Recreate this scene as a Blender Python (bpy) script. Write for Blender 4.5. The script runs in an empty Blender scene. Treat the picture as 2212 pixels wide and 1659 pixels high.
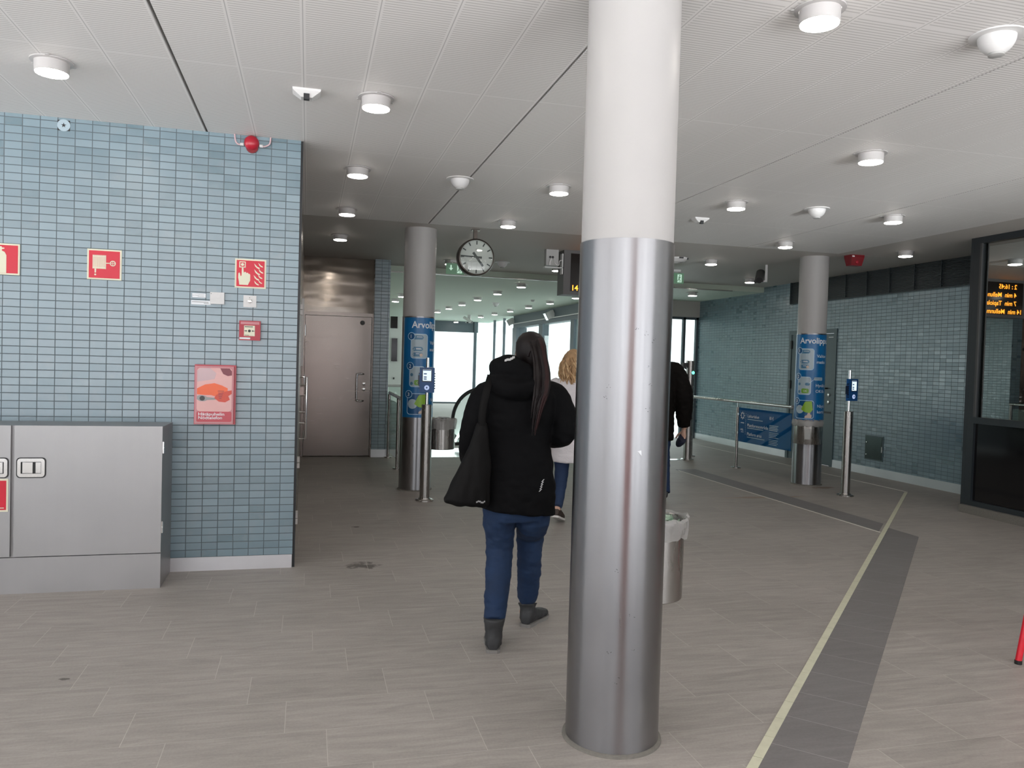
import bpy, bmesh, math, random
from mathutils import Vector, Matrix
from mathutils.bvhtree import BVHTree
from mathutils import noise as mnoise
random.seed(7)
S = bpy.context.scene
COL = S.collection
PI = math.pi

# ------------------------------------------------------------------ camera
cd = bpy.data.cameras.new('camera')
cam = bpy.data.objects.new('camera', cd)
COL.objects.link(cam)
cd.sensor_fit = 'HORIZONTAL'
cd.sensor_width = 36.0
cd.lens = 36.0 * 1690 / 2212
cd.clip_start = 0.05
cd.clip_end = 300
_r = Vector((0.96730, -0.25197, 0.02889)).normalized()
_f = Vector((0.25273, 0.96716, -0.02690)).normalized()
_u = _r.cross(_f).normalized()
_r = _f.cross(_u)
mw = Matrix.Identity(4)
for i in range(3):
    mw[i][0], mw[i][1], mw[i][2] = _r[i], _u[i], -_f[i]
mw[2][3] = 1.5
cam.matrix_world = mw
S.camera = cam

# ------------------------------------------------------------------ world: flat white winter overcast
SPOT_WATTS = 6500.0  # power of the added ceiling spots
SKY, UPLIGHT = 2.4, 12.0      # grey sky; ground half made far brighter, added uplight for the ceiling
w = bpy.data.worlds.new('overcast')
S.world = w
w.use_nodes = True
_nt = w.node_tree
wb = _nt.nodes['Background']
_tc = _nt.nodes.new('ShaderNodeTexCoord')
_sx = _nt.nodes.new('ShaderNodeSeparateXYZ')
_nt.links.new(_tc.outputs['Generated'], _sx.inputs[0])
_mr = _nt.nodes.new('ShaderNodeMapRange')
_mr.inputs[1].default_value = -0.24
_mr.inputs[2].default_value = -0.06
_nt.links.new(_sx.outputs[2], _mr.inputs[0])
_mx = _nt.nodes.new('ShaderNodeMix')
_mx.data_type = 'RGBA'
_mx.inputs[6].default_value = (UPLIGHT * 0.99, UPLIGHT * 0.99, UPLIGHT * 1.0, 1)
_mx.inputs[7].default_value = (SKY * 0.93, SKY * 0.97, SKY * 1.02, 1)
_nt.links.new(_mr.outputs[0], _mx.inputs[0])
_nt.links.new(_mx.outputs[2], wb.inputs[0])
wb.inputs[1].default_value = 1.0
S.view_settings.view_transform = 'Standard'
S.view_settings.look = 'None'
S.view_settings.exposure = 0.0
S.view_settings.gamma = 1.0
S.view_settings.use_curve_mapping = False
S.cycles.use_denoising = True
S.cycles.max_bounces = 10
S.cycles.diffuse_bounces = 5
S.cycles.glossy_bounces = 5
S.cycles.transparent_max_bounces = 12
S.cycles.sample_clamp_indirect = 6.0

def portal(loc, sx, sy, rot):
    ld = bpy.data.lights.new('daylight_portal', 'AREA')
    ld.shape = 'RECTANGLE'
    ld.size = sx
    ld.size_y = sy
    ld.cycles.is_portal = True
    o = bpy.data.objects.new('daylight_portal', ld)
    o.location = loc
    o.rotation_euler = rot
    COL.objects.link(o)
BACK = -2.5
portal((-1.0, BACK, 1.42), 15.8, 2.66, (PI / 2, 0, PI))     # entrance glazing behind the camera, faces +Y
portal((-9.06, 1.6, 1.42), 8.1, 2.66, (PI / 2, 0, -PI / 2))    # side glazing left of the viewer, faces +X
portal((-3.02, 20.4, 1.35), 14.0, 2.5, (PI / 2, 0, -PI / 2))  # left side glazing of the escalator hall
portal((6.0, 20.4, 1.35), 10.0, 2.5, (PI / 2, 0, PI / 2))   # platform side glazing, faces -X
portal((4.3, 27.4, 1.35), 3.0, 2.5, (PI / 2, 0, 0))        # end window, faces -Y

# two added spots imitate sun off wet paving: soft patches on the ceiling
for nm, src, dst, half, watts in (('ceiling_patch_spot', (4.9, -9.0, -1.0), (4.75, 6.4, 3.0), 5.6, SPOT_WATTS), ('ceiling_patch_spot', (2.6, -9.0, -1.0), (2.3, 7.0, 3.0), 2.9, SPOT_WATTS * 0.8)):
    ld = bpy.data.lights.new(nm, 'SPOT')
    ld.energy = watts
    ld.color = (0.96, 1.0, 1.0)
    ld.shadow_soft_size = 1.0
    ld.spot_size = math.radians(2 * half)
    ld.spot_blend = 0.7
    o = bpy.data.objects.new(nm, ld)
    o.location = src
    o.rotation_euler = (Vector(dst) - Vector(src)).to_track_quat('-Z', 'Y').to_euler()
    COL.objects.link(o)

# ------------------------------------------------------------------ node helpers
def new_mat(name):
    m = bpy.data.materials.new(name)
    m.use_nodes = True
    nt = m.node_tree
    b = nt.nodes['Principled BSDF']
    return m, nt, b
def N(nt, t, **k):
    n = nt.nodes.new(t)
    for a, v in k.items():
        if a == 'op':
            n.operation = v
        else:
            setattr(n, a, v)
    return n
def L(nt, a, b):
    nt.links.new(a, b)
def mth(nt, op, a, b=None, c=None):
    n = nt.nodes.new('ShaderNodeMath')
    n.operation = op
    for i, v in enumerate((a, b, c)):
        if v is None:
            continue
        if isinstance(v, (int, float)):
            n.inputs[i].default_value = v
        else:
            nt.links.new(v, n.inputs[i])
    return n.outputs[0]
def mixc(nt, f, a, b):
    n = nt.nodes.new('ShaderNodeMix')
    n.data_type = 'RGBA'
    for i, v in ((0, f), (6, a), (7, b)):
        if isinstance(v, (int, float)):
            n.inputs[i].default_value = v
        elif isinstance(v, tuple):
            n.inputs[i].default_value = (*v, 1) if len(v) == 3 else v
        else:
            nt.links.new(v, n.inputs[i])
    return n.outputs[2]
def geo_pos(nt):
    tc = nt.nodes.new('ShaderNodeNewGeometry')
    return tc
def setp(b, color=None, rough=None, metal=None, spec=None, **k):
    if color is not None:
        b.inputs['Base Color'].default_value = (*color, 1)
    if rough is not None:
        b.inputs['Roughness'].default_value = rough
    if metal is not None:
        b.inputs['Metallic'].default_value = metal
    if spec is not None:
        b.inputs['Specular IOR Level'].default_value = spec
    for a, v in k.items():
        b.inputs[a].default_value = v
def simple(name, color, rough=0.5, metal=0.0, noise=0.0, nscale=40, spec=None, bump=0.0, **k):
    m, nt, b = new_mat(name)
    setp(b, color, rough, metal, spec, **k)
    if noise or bump:
        tc = N(nt, 'ShaderNodeTexCoord')
        nz = N(nt, 'ShaderNodeTexNoise')
        nz.inputs['Scale'].default_value = nscale
        nz.inputs['Detail'].default_value = 4
        L(nt, tc.outputs['Object'], nz.inputs['Vector'])
        if noise:
            d = tuple(max(0, c * (1 - noise)) for c in color)
            e = tuple(min(1, c * (1 + noise)) for c in color)
            L(nt, mixc(nt, nz.outputs[0], d, e), b.inputs['Base Color'])
        if bump:
            bp = N(nt, 'ShaderNodeBump')
            bp.inputs['Strength'].default_value = bump
            bp.inputs['Distance'].default_value = 0.01
            L(nt, nz.outputs[0], bp.inputs['Height'])
            L(nt, bp.outputs[0], b.inputs['Normal'])
    return m
def emit(name, color, strength, base=(0, 0, 0)):
    m, nt, b = new_mat(name)
    setp(b, base, 0.4)
    b.inputs['Emission Color'].default_value = (*color, 1)
    b.inputs['Emission Strength'].default_value = strength
    return m

# ------------------------------------------------------------------ surface materials
def tile_material():
    m, nt, b = new_mat('blue_grey_glazed_tile')
    g = geo_pos(nt)
    sp = N(nt, 'ShaderNodeSeparateXYZ')
    L(nt, g.outputs['Position'], sp.inputs[0])
    sn = N(nt, 'ShaderNodeSeparateXYZ')
    L(nt, g.outputs['True Normal'], sn.inputs[0])
    side = mth(nt, 'GREATER_THAN', mth(nt, 'ABSOLUTE', sn.outputs[0]), 0.5)
    ux = mth(nt, 'ADD', mth(nt, 'MULTIPLY', sp.outputs[0], mth(nt, 'SUBTRACT', 1.0, side)), mth(nt, 'MULTIPLY', sp.outputs[1], side))
    U = mth(nt, 'DIVIDE', mth(nt, 'ADD', ux, 10.0 * 0.103 + 0.068), 0.1027)
    V = mth(nt, 'DIVIDE', mth(nt, 'SUBTRACT', sp.outputs[2], 0.0945), 0.0508)
    fu, fv = mth(nt, 'FRACT', U), mth(nt, 'FRACT', V)
    iu, iv = mth(nt, 'FLOOR', U), mth(nt, 'FLOOR', V)
    # grout mask: 0 in joint, 1 on tile, soft pillow edge
    du = mth(nt, 'MULTIPLY', mth(nt, 'MINIMUM', fu, mth(nt, 'SUBTRACT', 1.0, fu)), 0.1027)
    dv = mth(nt, 'MULTIPLY', mth(nt, 'MINIMUM', fv, mth(nt, 'SUBTRACT', 1.0, fv)), 0.0508)
    d = mth(nt, 'MINIMUM', du, dv)
    mr = N(nt, 'ShaderNodeMapRange')
    mr.inputs[1].default_value = 0.0019
    mr.inputs[2].default_value = 0.0032
    L(nt, d, mr.inputs[0])
    cmb = N(nt, 'ShaderNodeCombineXYZ')
    L(nt, iu, cmb.inputs[0]); L(nt, iv, cmb.inputs[1]); L(nt, side, cmb.inputs[2])
    wn = N(nt, 'ShaderNodeTexWhiteNoise')
    L(nt, cmb.outputs[0], wn.inputs['Vector'])
    nz = N(nt, 'ShaderNodeTexNoise')
    nz.inputs['Scale'].default_value = 9.0
    nz.inputs['Detail'].default_value = 5
    L(nt, g.outputs['Position'], nz.inputs['Vector'])
    c1 = mixc(nt, wn.outputs['Value'], (0.105, 0.182, 0.222), (0.145, 0.236, 0.284))
    dirt = N(nt, 'ShaderNodeMapRange')
    dirt.inputs[1].default_value = 0.55
    dirt.inputs[2].default_value = 0.85
    dirt.inputs[4].default_value = 0.45
    L(nt, nz.outputs[0], dirt.inputs[0])
    c2 = mixc(nt, dirt.outputs[0], c1, (0.20, 0.24, 0.26))
    L(nt, mixc(nt, mr.outputs[0], (0.055, 0.082, 0.098), c2), b.inputs['Base Color'])
    ro = mth(nt, 'ADD', 0.26, mth(nt, 'MULTIPLY', wn.outputs['Value'], 0.14))
    L(nt, mth(nt, 'SUBTRACT', 0.85, mth(nt, 'MULTIPLY', mr.outputs[0], mth(nt, 'SUBTRACT', 0.85, ro))), b.inputs['Roughness'])
    b.inputs['IOR'].default_value = 2.2
    # per tile tilt
    vs = N(nt, 'ShaderNodeVectorMath', operation='SUBTRACT')
    L(nt, wn.outputs['Color'], vs.inputs[0])
    vs.inputs[1].default_value = (0.5, 0.5, 0.5)
    vm = N(nt, 'ShaderNodeVectorMath', operation='SCALE')
    L(nt, vs.outputs[0], vm.inputs[0])
    vm.inputs['Scale'].default_value = 0.035
    va = N(nt, 'ShaderNodeVectorMath', operation='ADD')
    L(nt, g.outputs['Normal'], va.inputs[0]); L(nt, vm.outputs[0], va.inputs[1])
    vn = N(nt, 'ShaderNodeVectorMath', operation='NORMALIZE')
    L(nt, va.outputs[0], vn.inputs[0])
    bp = N(nt, 'ShaderNodeBump')
    bp.inputs['Strength'].default_value = 0.5
    bp.inputs['Distance'].default_value = 0.002
    L(nt, mr.outputs[0], bp.inputs['Height'])
    L(nt, vn.outputs[0], bp.inputs['Normal'])
    L(nt, bp.outputs[0], b.inputs['Normal'])
    return m

def floor_material(dark=False):
    m, nt, b = new_mat('dark_stone_tile' if dark else 'grey_stone_floor_tile')
    g = geo_pos(nt)
    sp = N(nt, 'ShaderNodeSeparateXYZ')
    L(nt, g.outputs['Position'], sp.inputs[0])
    if dark:
        U = mth(nt, 'DIVIDE', mth(nt, 'MULTIPLY', mth(nt, 'ADD', sp.outputs[0], sp.outputs[1]), 0.70711), 0.295)
        U = mth(nt, 'ADD', U, 0.05)
        fu = mth(nt, 'FRACT', U)
        iu, iv = mth(nt, 'FLOOR', U), mth(nt, 'FLOOR', mth(nt, 'MULTIPLY', sp.outputs[1], 0.01))
        d = mth(nt, 'MULTIPLY', mth(nt, 'MINIMUM', fu, mth(nt, 'SUBTRACT', 1.0, fu)), 0.295)
    else:
        V = mth(nt, 'DIVIDE', mth(nt, 'SUBTRACT', sp.outputs[1], 0.242), 0.2957)
        iv = mth(nt, 'FLOOR', V)
        fv = mth(nt, 'FRACT', V)
        off = mth(nt, 'FRACT', mth(nt, 'MULTIPLY', iv, 0.27))
        U = mth(nt, 'ADD', mth(nt, 'DIVIDE', sp.outputs[0], 0.602), off)
        U = mth(nt, 'ADD', U, 0.40)
        fu = mth(nt, 'FRACT', U)
        iu = mth(nt, 'FLOOR', U)
        du = mth(nt, 'MULTIPLY', mth(nt, 'MINIMUM', fu, mth(nt, 'SUBTRACT', 1.0, fu)), 0.602)
        dv = mth(nt, 'MULTIPLY', mth(nt, 'MINIMUM', fv, mth(nt, 'SUBTRACT', 1.0, fv)), 0.2957)
        d = mth(nt, 'MINIMUM', du, mth(nt, 'ADD', dv, 0.0004))
    mr = N(nt, 'ShaderNodeMapRange')
    mr.inputs[1].default_value = 0.0008
    mr.inputs[2].default_value = 0.0018
    L(nt, d, mr.inputs[0])
    cmb = N(nt, 'ShaderNodeCombineXYZ')
    L(nt, iu, cmb.inputs[0]); L(nt, iv, cmb.inputs[1])
    wn = N(nt, 'ShaderNodeTexWhiteNoise')
    L(nt, cmb.outputs[0], wn.inputs['Vector'])
    # stone grain: streaks elongated along X, shifted per tile
    mp = N(nt, 'ShaderNodeMapping')
    mp.inputs['Rotation'].default_value = (0, 0, 0.09)
    mp.inputs['Scale'].default_value = (1.5, 11.0, 1.0)
    av = N(nt, 'ShaderNodeVectorMath', operation='ADD')
    sc = N(nt, 'ShaderNodeVectorMath', operation='SCALE')
    L(nt, wn.outputs['Color'], sc.inputs[0]); sc.inputs['Scale'].default_value = 4.0
    L(nt, g.outputs['Position'], av.inputs[0]); L(nt, sc.outputs[0], av.inputs[1])
    L(nt, av.outputs[0], mp.inputs['Vector'])
    nz = N(nt, 'ShaderNodeTexNoise')
    nz.inputs['Scale'].default_value = 2.2
    nz.inputs['Detail'].default_value = 9
    nz.inputs['Roughness'].default_value = 0.68
    nz.inputs['Distortion'].default_value = 0.6
    L(nt, mp.outputs[0], nz.inputs['Vector'])
    fine = N(nt, 'ShaderNodeTexNoise')
    fine.inputs['Scale'].default_value = 90
    fine.inputs['Detail'].default_value = 3
    L(nt, g.outputs['Position'], fine.inputs['Vector'])
    big = N(nt, 'ShaderNodeTexNoise')
    big.inputs['Scale'].default_value = 0.9
    big.inputs['Detail'].default_value = 3
    L(nt, g.outputs['Position'], big.inputs['Vector'])
    if dark:
        a, c, gr = (0.150, 0.140, 0.138), (0.225, 0.212, 0.210), (0.36, 0.34, 0.33)
    else:
        a, c, gr = (0.245, 0.224, 0.205), (0.415, 0.382, 0.350), (0.47, 0.435, 0.40)
    k = N(nt, 'ShaderNodeMapRange')
    k.inputs[1].default_value = 0.3
    k.inputs[2].default_value = 0.72
    L(nt, nz.outputs[0], k.inputs[0])
    f = mth(nt, 'ADD', mth(nt, 'MULTIPLY', k.outputs[0], 0.75), mth(nt, 'MULTIPLY', wn.outputs['Value'], 0.14))
    f = mth(nt, 'ADD', f, mth(nt, 'MULTIPLY', mth(nt, 'SUBTRACT', fine.outputs[0], 0.5), 0.5))
    f = mth(nt, 'ADD', f, mth(nt, 'MULTIPLY', mth(nt, 'SUBTRACT', big.outputs[0], 0.4), 0.5))
    c0 = mixc(nt, f, a, c)
    if not dark:
        # worn patch of spilt dirt by the wall corner, and rust trail by the bin column
        def blob(cx, cy, rx, ry, sc_, th, col, amt, c_in):
            dx = mth(nt, 'DIVIDE', mth(nt, 'SUBTRACT', sp.outputs[0], cx), rx)
            dy = mth(nt, 'DIVIDE', mth(nt, 'SUBTRACT', sp.outputs[1], cy), ry)
            rr = mth(nt, 'SQRT', mth(nt, 'ADD', mth(nt, 'MULTIPLY', dx, dx), mth(nt, 'MULTIPLY', dy, dy)))
            n2 = N(nt, 'ShaderNodeTexNoise')
            n2.inputs['Scale'].default_value = sc_
            n2.inputs['Detail'].default_value = 4
            L(nt, g.outputs['Position'], n2.inputs['Vector'])
            v = mth(nt, 'MULTIPLY', mth(nt, 'SUBTRACT', 1.0, mth(nt, 'MINIMUM', rr, 1.0)), n2.outputs[0])
            q = N(nt, 'ShaderNodeMapRange')
            q.inputs[1].default_value = th
            q.inputs[2].default_value = th + 0.08
            q.inputs[4].default_value = amt
            L(nt, v, q.inputs[0])
            return mixc(nt, q.outputs[0], c_in, col)
        c0 = blob(0.42, 5.72, 0.30, 0.22, 14, 0.30, (0.055, 0.048, 0.043), 0.75, c0)
        c0 = blob(0.45, 7.05, 0.10, 0.06, 22, 0.25, (0.06, 0.05, 0.045), 0.8, c0)
        c0 = blob(-1.05, 3.92, 0.06, 0.03, 30, 0.25, (0.06, 0.05, 0.045), 0.8, c0)
        c0 = blob(5.3, 8.15, 1.1, 0.10, 3, 0.20, (0.27, 0.185, 0.11), 0.6, c0)
        c0 = blob(6.5, 8.75, 0.35, 0.12, 9, 0.22, (0.16, 0.085, 0.045), 0.7, c0)
    L(nt, mixc(nt, mr.outputs[0], gr, c0), b.inputs['Base Color'])
    L(nt, mth(nt, 'ADD', 0.42, mth(nt, 'MULTIPLY', nz.outputs[0], 0.25)), b.inputs['Roughness'])
    b.inputs['Specular IOR Level'].default_value = 0.35
    bp = N(nt, 'ShaderNodeBump')
    bp.inputs['Strength'].default_value = 0.25
    bp.inputs['Distance'].default_value = 0.003
    L(nt, mth(nt, 'ADD', mr.outputs[0], mth(nt, 'MULTIPLY', nz.outputs[0], 0.6)), bp.inputs['Height'])
    L(nt, bp.outputs[0], b.inputs['Normal'])
    return m

def ceiling_material():
    m, nt, b = new_mat('white_perforated_ceiling_panel')
    g = geo_pos(nt)
    sp = N(nt, 'ShaderNodeSeparateXYZ')
    L(nt, g.outputs['Position'], sp.inputs[0])
    X, Y = sp.outputs[0], sp.outputs[1]
    # fine grooves running along X
    wv = mth(nt, 'FRACT', mth(nt, 'DIVIDE', Y, 0.0235))
    gro = mth(nt, 'MULTIPLY', mth(nt, 'LESS_THAN', wv, 0.36), 1.0)
    # panel strips 0.327 wide along Y with a plain edge
    fx = mth(nt, 'FRACT', mth(nt, 'DIVIDE', mth(nt, 'ADD', X, 10.51), 0.3267))
    ex = mth(nt, 'MULTIPLY', mth(nt, 'MINIMUM', fx, mth(nt, 'SUBTRACT', 1.0, fx)), 0.3267)
    plain = mth(nt, 'LESS_THAN', ex, 0.013)
    joint = mth(nt, 'LESS_THAN', ex, 0.0022)
    fy = mth(nt, 'FRACT', mth(nt, 'DIVIDE', mth(nt, 'SUBTRACT', Y, 4.39), 1.50))
    ey = mth(nt, 'MULTIPLY', mth(nt, 'MINIMUM', fy, mth(nt, 'SUBTRACT', 1.0, fy)), 1.50)
    plain2 = mth(nt, 'LESS_THAN', ey, 0.010)
    groove = mth(nt, 'MULTIPLY', gro, mth(nt, 'SUBTRACT', 1.0, mth(nt, 'MAXIMUM', plain, plain2)))
    col = mixc(nt, groove, (0.80, 0.785, 0.77), (0.60, 0.585, 0.57))
    col = mixc(nt, joint, col, (0.50, 0.49, 0.48))
    L(nt, col, b.inputs['Base Color'])
    setp(b, None, 0.55, 0, 0.4)
    return m

def metal(name, color, rough, brush='z', scale=1.0, bump=0.05, aniso=0.0, wavy=0.0, tint=None):
    m, nt, b = new_mat(name)
    setp(b, color, rough, 1.0)
    tc = N(nt, 'ShaderNodeTexCoord')
    mp = N(nt, 'ShaderNodeMapping')
    s = {'z': (45, 45, 0.5), 'x': (0.5, 45, 45), 'n': (6, 6, 6)}[brush]
    mp.inputs['Scale'].default_value = tuple(v * scale for v in s)
    L(nt, tc.outputs['Object'], mp.inputs['Vector'])
    nz = N(nt, 'ShaderNodeTexNoise')
    nz.inputs['Scale'].default_value = 1.0
    nz.inputs['Detail'].default_value = 5
    L(nt, mp.outputs[0], nz.inputs['Vector'])
    n2 = N(nt, 'ShaderNodeTexNoise')
    n2.inputs['Scale'].default_value = 2.5
    n2.inputs['Detail'].default_value = 6
    L(nt, tc.outputs['Object'], n2.inputs['Vector'])
    rr = mth(nt, 'ADD', rough - 0.09, mth(nt, 'MULTIPLY', n2.outputs[0], 0.12))
    rr = mth(nt, 'ADD', rr, mth(nt, 'MULTIPLY', nz.outputs[0], 0.08))
    L(nt, rr, b.inputs['Roughness'])
    d = tuple(c * 0.80 for c in color)
    L(nt, mixc(nt, n2.outputs[0], d, color), b.inputs['Base Color'])
    bp = N(nt, 'ShaderNodeBump')
    bp.inputs['Strength'].default_value = bump
    bp.inputs['Distance'].default_value = 0.004
    h = nz.outputs[0]
    if wavy:
        n3 = N(nt, 'ShaderNodeTexNoise')
        n3.inputs['Scale'].default_value = 1.0
        n3.inputs['Detail'].default_value = 1
        m3 = N(nt, 'ShaderNodeMapping')
        m3.inputs['Scale'].default_value = (1.6, 1.0, 6.0)
        L(nt, tc.outputs['Object'], m3.inputs['Vector'])
        L(nt, m3.outputs[0], n3.inputs['Vector'])
        h = mth(nt, 'ADD', h, mth(nt, 'MULTIPLY', n3.outputs[0], wavy))
    L(nt, h, bp.inputs['Height'])
    L(nt, bp.outputs[0], b.inputs['Normal'])
    if aniso:
        b.inputs['Anisotropic'].default_value = aniso
        tg = N(nt, 'ShaderNodeTangent')
        tg.direction_type = 'RADIAL'
        tg.axis = 'Z'
        L(nt, tg.outputs[0], b.inputs['Tangent'])
        b.inputs['Anisotropic Rotation'].default_value = 0.25
    return m

def pane_glass(name, tint=(0.9, 0.97, 0.93), refl=1.0, dirt=0.0):
    m = bpy.data.materials.new(name)
    m.use_nodes = True
    nt = m.node_tree
    nt.nodes.clear()
    out = N(nt, 'ShaderNodeOutputMaterial')
    tr = N(nt, 'ShaderNodeBsdfTransparent')
    tr.inputs[0].default_value = (*tint, 1)
    gl = N(nt, 'ShaderNodeBsdfGlossy')
    gl.inputs['Roughness'].default_value = 0.01
    fr = N(nt, 'ShaderNodeLayerWeight')
    fr.inputs[0].default_value = 0.5
    mx = N(nt, 'ShaderNodeMixShader')
    sch = mth(nt, 'ADD', 0.05, mth(nt, 'MULTIPLY', 0.9, mth(nt, 'POWER', fr.outputs['Facing'], 5.0)))
    L(nt, mth(nt, 'MULTIPLY', sch, refl), mx.inputs[0])
    L(nt, tr.outputs[0], mx.inputs[1]); L(nt, gl.outputs[0], mx.inputs[2])
    L(nt, mx.outputs[0], out.inputs[0])
    return m

def tinted_sign():
    m = pane_glass('blue_printed_glass', (0.35, 0.55, 0.75), 1.6)
    nt = m.node_tree
    out = nt.nodes['Material Output']
    src = out.inputs[0].links[0].from_socket
    df = N(nt, 'ShaderNodeBsdfDiffuse')
    df.inputs[0].default_value = (0.008, 0.125, 0.36, 1)
    mx = N(nt, 'ShaderNodeMixShader')
    mx.inputs[0].default_value = 0.55
    L(nt, src, mx.inputs[1]); L(nt, df.outputs[0], mx.inputs[2])
    L(nt, mx.outputs[0], out.inputs[0])
    return m
def film():
    m = simple('pale_translucent_bin_bag', (0.50, 0.49, 0.48), 0.25, bump=0.6, nscale=38)
    nt = m.node_tree
    out = nt.nodes['Material Output']
    src = out.inputs[0].links[0].from_socket
    tr = N(nt, 'ShaderNodeBsdfTransparent')
    mx = N(nt, 'ShaderNodeMixShader')
    mx.inputs[0].default_value = 0.45
    L(nt, src, mx.inputs[1]); L(nt, tr.outputs[0], mx.inputs[2])
    L(nt, mx.outputs[0], out.inputs[0])
    return m
M = {}
M['tile'] = tile_material()
M['floor'] = floor_material()
M['dark_floor'] = floor_material(True)
M['ceiling'] = ceiling_material()
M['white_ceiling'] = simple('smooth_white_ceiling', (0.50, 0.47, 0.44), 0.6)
M['hall_ceiling'] = simple('pale_hall_ceiling', (0.54, 0.62, 0.53), 0.6)
M['slot'] = simple('dark_ceiling_slot', (0.10, 0.10, 0.10), 0.7)
M['column_paint'] = simple('white_column_paint', (0.41, 0.40, 0.393), 0.42, noise=0.03, nscale=5, bump=0.03)
M['column_steel'] = metal('scuffed_column_steel', (0.355, 0.352, 0.365), 0.30, 'z', 1.0, 0.09, aniso=0.82)
M['steel'] = metal('brushed_steel', (0.46, 0.44, 0.42), 0.26, 'z', 1.0, 0.03, aniso=0.8)
M['cabinet_steel'] = metal('satin_cabinet_steel', (0.455, 0.445, 0.445), 0.46, 'z', 0.6, 0.015)
M['door_steel'] = metal('brushed_door_steel', (0.33, 0.29, 0.265), 0.24, 'x', 1.0, 0.01)
M['panel_steel'] = metal('wavy_panel_steel', (0.30, 0.26, 0.225), 0.12, 'n', 0.12, 0.7, wavy=2.0)
M['bright_steel'] = simple('polished_steel', (0.80, 0.79, 0.78), 0.14, 1.0)
M['skirting'] = metal('matt_aluminium_skirting', (0.78, 0.77, 0.79), 0.45, 'x', 0.5, 0.02)
M['black_metal'] = simple('black_metal', (0.012, 0.013, 0.015), 0.4)
M['frame'] = simple('dark_blue_grey_frame', (0.020, 0.026, 0.031), 0.42)
M['grille'] = simple('black_blue_grille', (0.020, 0.029, 0.035), 0.45)
M['facade'] = simple('grey_blue_facade_metal', (0.09, 0.115, 0.135), 0.45)
M['hatch_steel'] = simple('dark_glossy_hatch_steel', (0.10, 0.13, 0.13), 0.16, 0.9)
M['door_paint'] = simple('grey_blue_door_paint', (0.085, 0.125, 0.135), 0.35)
M['concrete'] = simple('grey_concrete_curb', (0.17, 0.16, 0.14), 0.8, noise=0.25, nscale=60)
M['cream'] = simple('cream_marking_tile', (0.62, 0.61, 0.46), 0.5, noise=0.12, nscale=20)
M['thin_line'] = simple('pale_metal_inlay', (0.72, 0.69, 0.63), 0.4)
M['plastic_white'] = simple('white_plastic', (0.68, 0.675, 0.67), 0.4)
M['plastic_grey'] = simple('grey_plastic', (0.42, 0.42, 0.41), 0.45)
M['plastic_dark'] = simple('dark_grey_plastic', (0.06, 0.06, 0.06), 0.45)
M['lamp_housing'] = simple('lamp_white_enamel', (0.50, 0.485, 0.48), 0.35)
M['diffuser'] = emit('lit_lamp_diffuser', (1.0, 0.94, 0.86), 29.0, (0.8, 0.8, 0.8))
M['sign_red'] = simple('sign_red', (0.62, 0.010, 0.035), 0.35)
M['sign_cream'] = simple('sign_cream', (0.74, 0.72, 0.56), 0.4)
M['red_plastic'] = simple('red_plastic', (0.42, 0.012, 0.030), 0.3)
M['dark_red'] = simple('dark_red_plastic', (0.20, 0.008, 0.015), 0.35)
M['ink'] = simple('black_print', (0.02, 0.02, 0.022), 0.5)
M['print_grey'] = simple('grey_print', (0.35, 0.35, 0.35), 0.5)
M['white_print'] = simple('white_print', (0.80, 0.83, 0.86), 0.45)
M['pink_print'] = simple('pale_pink_print', (0.76, 0.42, 0.40), 0.25)
M['pink_blush'] = simple('grey_pink_print', (0.60, 0.42, 0.44), 0.25)
M['orange_print'] = simple('orange_print', (0.85, 0.12, 0.02), 0.25)
M['deep_orange'] = simple('deep_orange_print', (0.62, 0.05, 0.015), 0.25)
M['maroon_print'] = simple('maroon_print', (0.20, 0.02, 0.035), 0.25)
M['phone_red'] = simple('phone_box_red', (0.52, 0.045, 0.065), 0.22)
M['phone_clear'] = simple('phone_box_edge', (0.55, 0.20, 0.22), 0.15)
M['poster_blue'] = simple('poster_blue', (0.003, 0.135, 0.36), 0.28)
M['poster_navy'] = simple('poster_navy', (0.005, 0.085, 0.23), 0.28)
M['poster_pale'] = simple('poster_pale_blue', (0.52, 0.72, 0.86), 0.3)
M['poster_grey'] = simple('poster_panel_grey', (0.40, 0.50, 0.56), 0.3)
M['poster_mid'] = simple('poster_mid_blue', (0.07, 0.20, 0.33), 0.3)
M['poster_green'] = simple('poster_green', (0.17, 0.38, 0.035), 0.3)
M['poster_lime'] = simple('poster_lime', (0.26, 0.48, 0.03), 0.3)
M['poster_skin'] = simple('poster_skin', (0.62, 0.50, 0.42), 0.3)
M['reader_blue'] = simple('reader_blue', (0.006, 0.075, 0.25), 0.35)
M['reader_dark'] = simple('reader_dark', (0.008, 0.02, 0.05), 0.3)
M['screen_lit'] = emit('lit_reader_screen', (0.80, 0.94, 1.0), 1.05)
M['screen_ink'] = emit('reader_screen_ink', (0.05, 0.12, 0.28), 0.6)
M['button_lit'] = emit('lit_reader_button', (0.55, 0.68, 1.0), 0.8)
M['green_light'] = emit('green_signal_light', (0.10, 1.0, 0.55), 4.0)
M['green_sign'] = emit('lit_green_sign', (0.17, 0.34, 0.21), 0.30, (0.08, 0.16, 0.10))
M['green_mark'] = emit('lit_green_sign_mark', (0.62, 0.90, 0.72), 0.8)
M['led_yellow'] = emit('yellow_led', (1.0, 0.62, 0.02), 4.0)
M['led_orange'] = emit('orange_led', (1.0, 0.30, 0.02), 4.0)
M['screen_black'] = simple('black_display_glass', (0.010, 0.007, 0.006), 0.12)
M['display_case'] = simple('grey_display_case', (0.10, 0.095, 0.095), 0.45)
M['clock_face'] = simple('clock_face_white', (0.46, 0.43, 0.43), 0.3)
M['clock_case'] = simple('clock_case_bronze', (0.10, 0.085, 0.075), 0.3, 0.7)
M['bag_film'] = film()
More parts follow.
